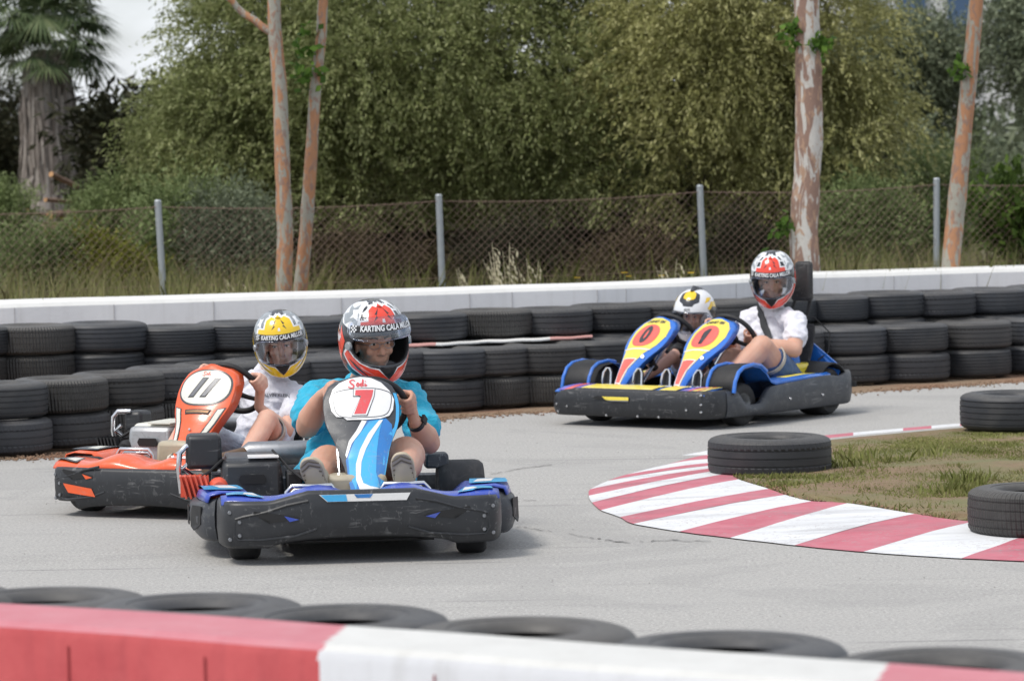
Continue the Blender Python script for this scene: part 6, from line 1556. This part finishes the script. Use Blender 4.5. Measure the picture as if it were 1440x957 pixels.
# ---------------------------------------------------------------- peeling trunks
def m_peel(name, a, b, c, sc):
    t = NT(name); v = t.coord(scale=(1, 1, .28)); f = t.noise(v, sc, 5, .55, 1.0); g = t.noise(t.coord(scale=(1, 1, .5)), sc * 2.3, 5, .6, .6); h = t.noise(v, sc * 7, 4, .7)
    col = t.ramp(f, [(.485, a), (.51, b)]); col = t.mix(t.ramp(g, [(.55, 0.0), (.58, .85)]), col, c)
    col = t.mix(t.ramp(h, [(.5, 0.0), (.8, .35)]), col, (.16, .11, .08))
    t.base(col); t.set(Roughness=.8); t.bump(t.mix(.5, f, g), .6, .015); return t.m
M_EU1 = m_peel('peeling_bark_orange', (.33, .32, .27), (.42, .21, .11), (.28, .18, .14), 14)
M_EU2 = m_peel('peeling_bark_pale', (.54, .52, .48), (.27, .17, .13), (.42, .27, .18), 10)
def trunk(pxs, Y, rpx, mat, label, branches=(), leaves=()):
    s = F_PX / Y; pts = [AY(px, py, Y) for px, py in pxs]; root = empty('eucalyptus_tree', (pts[0].x, pts[0].y, 0))
    b = MB(); pp = []; rr = []
    for i in range(len(pts) - 1):
        for k in range(6):
            t = k / 6; pp.append(pts[i].lerp(pts[i + 1], t) - root.location); rr.append((rpx[i] + (rpx[i + 1] - rpx[i]) * t) / s * (1 + .10 * noise.noise(pp[-1] * 4) + .06 * noise.noise(pp[-1] * 11)))
    pp.append(pts[-1] - root.location); rr.append(rpx[-1] / s)
    # upper bole and limbs out of the frame
    b.tube(pp, rr, 18); b.build('trunk', mat, root)
    b = MB(); T = pp[-1]
    for k in range(6):
        e = T + Vector((math.cos(k * 1.1) * .9, math.sin(k * 1.1) * .9, 1.0 + .3 * (k % 3)))
        limb(b, pp[-1 - k], e, rr[-1] * .7, .02, .06, 5, k, 8)
    for (q0, q1, r) in branches:
        a, c = AY(*q0, Y) - root.location, AY(*q1, Y) - root.location; limb(b, a, c, r / s, r / s * .75, .02, 6, 3, 10)
    b.build('branches', mat, root)
    V = []; lbv = [(T.x + math.cos(k) * .9, T.y + math.sin(k) * .9, T.z + 1.3 + .3 * (k % 3), .5, .5, .4) for k in range(7)]
    V, Fq = sprays(lbv, 240, 12, .5, .11, .025, .7, 3, .4)
    npmesh('crown', V, Fq, M_LF3, root)
    for j, (px, py, r, n) in enumerate(leaves):
        c = AY(px, py, Y - .08) - root.location
        V, Fq = sprays([(c.x, c.y, c.z, r / s, r / s * .6, r / s)], n, 4, .09, .07, .045, .3, 5 + j, .2)
        npmesh('leaf_sprig', V, Fq, M_LF6, root)
    tag(root, label, 'tree', 'peeling eucalyptus trunks by the wall'); return root
trunk([(400, 470), (399, 412), (401, 330), (397, 230), (394, 130), (386, 40), (385, -30), (392, -160)], 24.6, [12, 12, 11.5, 11, 10.5, 9.5, 9, 7], M_EU1, 'slender orange peeling trunk, left one of the close pair', [((380, 45), (312, -8), 6)])
trunk([(420, 470), (422, 412), (430, 330), (437, 230), (443, 130), (452, 50), (455, -20), (462, -160)], 24.8, [10, 10, 9.5, 9, 8.5, 7.5, 7, 6], M_EU1, 'slender orange peeling trunk, right one of the close pair', [], [(430, 90, 16, 12), (424, 55, 10, 7), (438, 115, 9, 6)])
trunk([(1134, 450), (1133, 385), (1130, 330), (1134, 260), (1138, 190), (1137, 100), (1135, 30), (1133, -40), (1128, -170)], 25.4, [22, 21, 20, 19, 20, 19, 18, 17.5, 15], M_EU2, 'thick pale and brown peeling trunk right of centre behind the wall', [], [(1112, 45, 9, 9), (1112, 62, 6, 5), (1150, 62, 4, 16), (1100, 318, 7, 9)])
trunk([(1332, 450), (1336, 378), (1344, 300), (1352, 220), (1360, 140), (1368, 60), (1373, 0), (1385, -140)], 25.6, [13, 13, 13, 12, 11.5, 11, 10, 8], M_EU1, 'orange peeling trunk leaning right near the right picture edge', [], [(1354, 97, 5, 8)])

# ---------------------------------------------------------------- palm
Yp = 41.0; sp_ = F_PX / Yp; c0 = AY(72, 330, Yp); proot = empty('palm_tree', (c0.x, Yp, 0))
M_PT = m_bark('palm_trunk', (.17, .15, .135), (.30, .27, .25), (.42, .39, .36), 9, (1, 1, .12), 1.0)
b = MB(); rings = []
zs = [0] + [AY(72, py, Yp).z for py in (350, 320, 260, 200, 150, 120, 95, 70)]; rad = [.38, .36, .33, .31, .30, .30, .28, .25, .16]
for z, r in zip(zs, rad):
    n = 40; rings.append([Vector(((r * (1 + .10 * math.sin(k * 5.3) + .05 * math.sin(k * 2.1))) * math.cos(2 * PI * k / n), (r * (1 + .10 * math.sin(k * 5.3))) * math.sin(2 * PI * k / n), z)) for k in range(n)])
b.loft(rings); b.build('trunk', M_PT, proot)
R = np.random.RandomState(9); n = 1500                                # dead leaf skirt: hanging fibres
a = R.uniform(0, 2 * PI, n); z1 = R.uniform(zs[2], zs[-1], n); rr = np.interp(z1, zs, rad) + R.uniform(-.01, .05, n); L = R.uniform(.2, .7, n)
P0 = np.stack([rr * np.cos(a), rr * np.sin(a), z1], 1); P1 = P0 + np.stack([R.normal(0, .03, n), R.normal(0, .03, n), -L], 1); sdv = np.stack([-np.sin(a), np.cos(a), np.zeros(n)], 1) * R.uniform(.008, .025, n)[:, None]
V = np.stack([P0 - sdv, P0 + sdv, P1 + sdv * .3, P1 - sdv * .3], 1).reshape(-1, 3)
npmesh('dead_frond_skirt', V, np.arange(4 * n).reshape(n, 4), m_leaf('palm_fibre', [(.18, .15, .13), (.32, .28, .25), (.44, .40, .36)], .9, .05), proot)
FV = []
ztop = AY(72, 30, Yp).z
for k in range(84):
    rk = random.Random(k); az_ = k * 2.4; elv = math.radians(rk.uniform(-25, 75) if k % 4 else rk.uniform(-45, -10)); Lr = rk.uniform(.38, .62)
    d = Vector((math.cos(az_) * math.cos(elv), math.sin(az_) * math.cos(elv), math.sin(elv))); o_ = Vector((d.x * .2, d.y * .2, ztop + rk.uniform(-.35, .35)))
    hub = o_ + d * Lr * .6 - Vector((0, 0, .05)); sidev = d.cross(Vector((0, 0, 1))).normalized(); upv = sidev.cross(d)
    FV.append([o_ - sidev * .01, o_ + sidev * .01, hub + sidev * .008, hub - sidev * .008])
    for j in range(24):
        an = math.radians(-105 + 210 * j / 23); l2 = d * math.cos(an) + sidev * math.sin(an); tip = hub + l2 * Lr * .75 - Vector((0, 0, .18 * Lr * (1 + abs(math.sin(an))))) + upv * rk.uniform(-.04, .04); mid = hub.lerp(tip, .5) + Vector((0, 0, .04)); ws = l2.cross(upv).normalized() * .014
        FV.append([hub, mid - ws, tip, mid + ws])
V = np.array([[tuple(q) for q in f] for f in FV]).reshape(-1, 3); npmesh('fronds', V, np.arange(len(V)).reshape(-1, 4), M_PALM, proot)
tag(proot, 'fat palm with a shaggy grey trunk and drooping fan fronds at upper left', 'palm tree')

M_CUT = plain('cut_wood', (.48, .27, .13), .8, var=.3, scale=30); M_LOGB = m_bark('log_bark', (.16, .10, .07), (.26, .17, .12), (.34, .25, .19), 9)
for i, (x0, y0, x1, y1, r, nm) in enumerate([(72, 245, 108, 262, 4.2, 'topmost cut log, sloping across the palm trunk'), (64, 281, 104, 283, 3.2, 'thin cut log lying level below the topmost log'), (70, 303, 110, 298, 6.0, 'thickest cut log with an orange sawn end by the palm foot'), (38, 297, 66, 304, 3.6, 'lowest cut log left of the thickest one')]):
    Y = 36.0; s = F_PX / Y; a = AY(x0, y0, Y - .15); c = AY(x1, y1, Y + .25); root = empty('cut_log', a)
    b = MB(); limb(b, (0, 0, 0), c - a, r / s, r / s * .9, .01, 5, i, 14); b.build('bark', M_LOGB, root)
    d = (c - a).normalized(); M = Matrix.Translation(-d * .004) @ d.to_track_quat('Z', 'Y').to_matrix().to_4x4(); b = MB(); b.lathe([(0, 0), (r / s * .93, 0), (r / s * .93, .01), (0, .01)], M, 16); b.build('sawn_end', M_CUT, root)
    tag(root, nm, 'log', 'sawn logs piled before the palm')
# something for the logs to lie on: the stump pile
b = MB(); q = AY(82, 312, 36.3)
b.tube([(0, 0, -.02), (0, 0, .3), (.02, 0, max(.35, q.z))], [.30, .25, .2], 14); o = b.build('stump', M_LOGB); o.location = (q.x, 36.35, 0); tag(o, 'old stump under the pile of cut logs beside the palm', 'stump')

# ---------------------------------------------------------------- fence
M_POST = plain('galvanised_post', (.40, .43, .45), .5, .5, .12, 20); M_WIRE = plain('rusty_wire', (.22, .15, .12), .7, .3)
fence = empty('chain_link_fence', (AY(617, 400, 26.6).x, 26.6, 0))
def fy(px): return 25.9 + (px + 60) / 1560 * 2.4
posts = [(-980, 311, -968, 445), (-570, 301, -560, 435), (-175, 291, -168, 425), (222, 283, 230, 416), (617, 275, 622, 403), (984, 262, 990, 391), (1317, 252, 1317, 373), (1640, 243, 1636, 362)]
PT = []
for i, (tx, ty, bx, by) in enumerate(posts):
    Y = fy(tx); t_ = AY(tx, ty, Y); bt = AY(bx, by, Y); d = (bt - t_); base = bt + d * (bt.z / -d.z) if d.z else bt
    b = MB(); b.tube([base - fence.location, t_ - fence.location], .0255, 12); b.tube([t_ - fence.location, t_ - fence.location + Vector((0, 0, .012))], [.028, .018], 12)
    b.build('post', M_POST, fence); PT.append((base, t_))
for i in range(len(PT) - 1):
    b = MB(); (b0, t0), (b1, t1) = PT[i], PT[i + 1]; b0 = Vector((t0.x, b0.y, 0)); b1 = Vector((t1.x, b1.y, 0))
    W = (t1 - t0).length; Hh = (t0.z + t1.z) / 2 - .02; pitch = .062; sag = .03
    def pt(u, v, o=0.0):
        u_ = u / W; x = b0.lerp(b1, u_); z = (t0.z * (1 - u_) + t1.z * u_ - .03 - sag * 4 * u_ * (1 - u_)) * v / Hh
        return Vector((x.x, x.y + o + .02 * math.sin(u * 1.7 + v * 2), z)) - fence.location
    for sgn in (1, -1):
        k = -Hh
        while k < W + Hh:
            seg = []; 
            for q in range(9):
                v = Hh * q / 8; u = k + v if sgn == 1 else k + Hh - v
                seg.append((u, v))
            seg = [(u, v) for u, v in seg if 0 <= u <= W]
            if len(seg) > 1: b.tube([pt(u, v, .0025 * sgn) for u, v in seg], .0016, 3, cap=False)
            k += pitch
    b.build('mesh_panel', M_WIRE, fence, smooth=False)
    for v in (Hh * .99, Hh * .5):
        b = MB(); b.tube([pt(W * q / 12, v, -.006) for q in range(13)], .003 if v > Hh * .8 else .0022, 4); b.build('tension_wire', M_WIRE, fence)
tag(fence, 'rusty chain link fence on grey posts running along behind the white wall', 'fence')

# ---------------------------------------------------------------- building at the upper right
M_BW = plain('building_render', (.66, .66, .66), .8, var=.05); M_BG = plain('window_glass', (.05, .10, .19), .15, .0, .1, 1); M_BF = plain('window_frame', (.35, .37, .40), .5)
bd = empty('white_building', (12, 85, 0)); Yb = 85.0; sb = F_PX / Yb
x0, x1 = AY(1195, 0, Yb).x - 12, AY(1600, 0, Yb).x - 12
zt = 11.0
b = MB(); b.box(((x0 + x1) / 2, 3, zt / 2), (x1 - x0, 6, zt)); b.build('wall', M_BW, bd, smooth=False)
b = MB(); b.box(((x0 + x1) / 2, 3, zt + .15), (x1 - x0 + .5, 6.5, .3)); b.build('roof', M_BW, bd, smooth=False)
for px0, px1, zb, zt_ in ((1203, 1242, 3.4, 6.5), (1262, 1300, 3.4, 6.5), (1336, 1368, 2.9, 6.5), (1398, 1440, 3.7, 6.5), (1203, 1242, 7.4, 9.6), (1336, 1368, 7.4, 9.6)):
    a, c = AY(px0, 0, Yb).x - 12, AY(px1, 0, Yb).x - 12
    b = MB(); b.box(((a + c) / 2, -.03, (zb + zt_) / 2), (c - a + .14, .12, zt_ - zb + .14)); f = b.build('window', M_BF if px0 != 1336 else M_BG, bd, smooth=False)
    b = MB(); b.box(((a + c) / 2, -.10, (zb + zt_) / 2), (c - a, .03, zt_ - zb)); b.build('pane', M_BF if px0 == 1203 else M_BG, f, smooth=False)
tag(bd, 'white building with blue glazed windows seen above the trees at upper right', 'building')
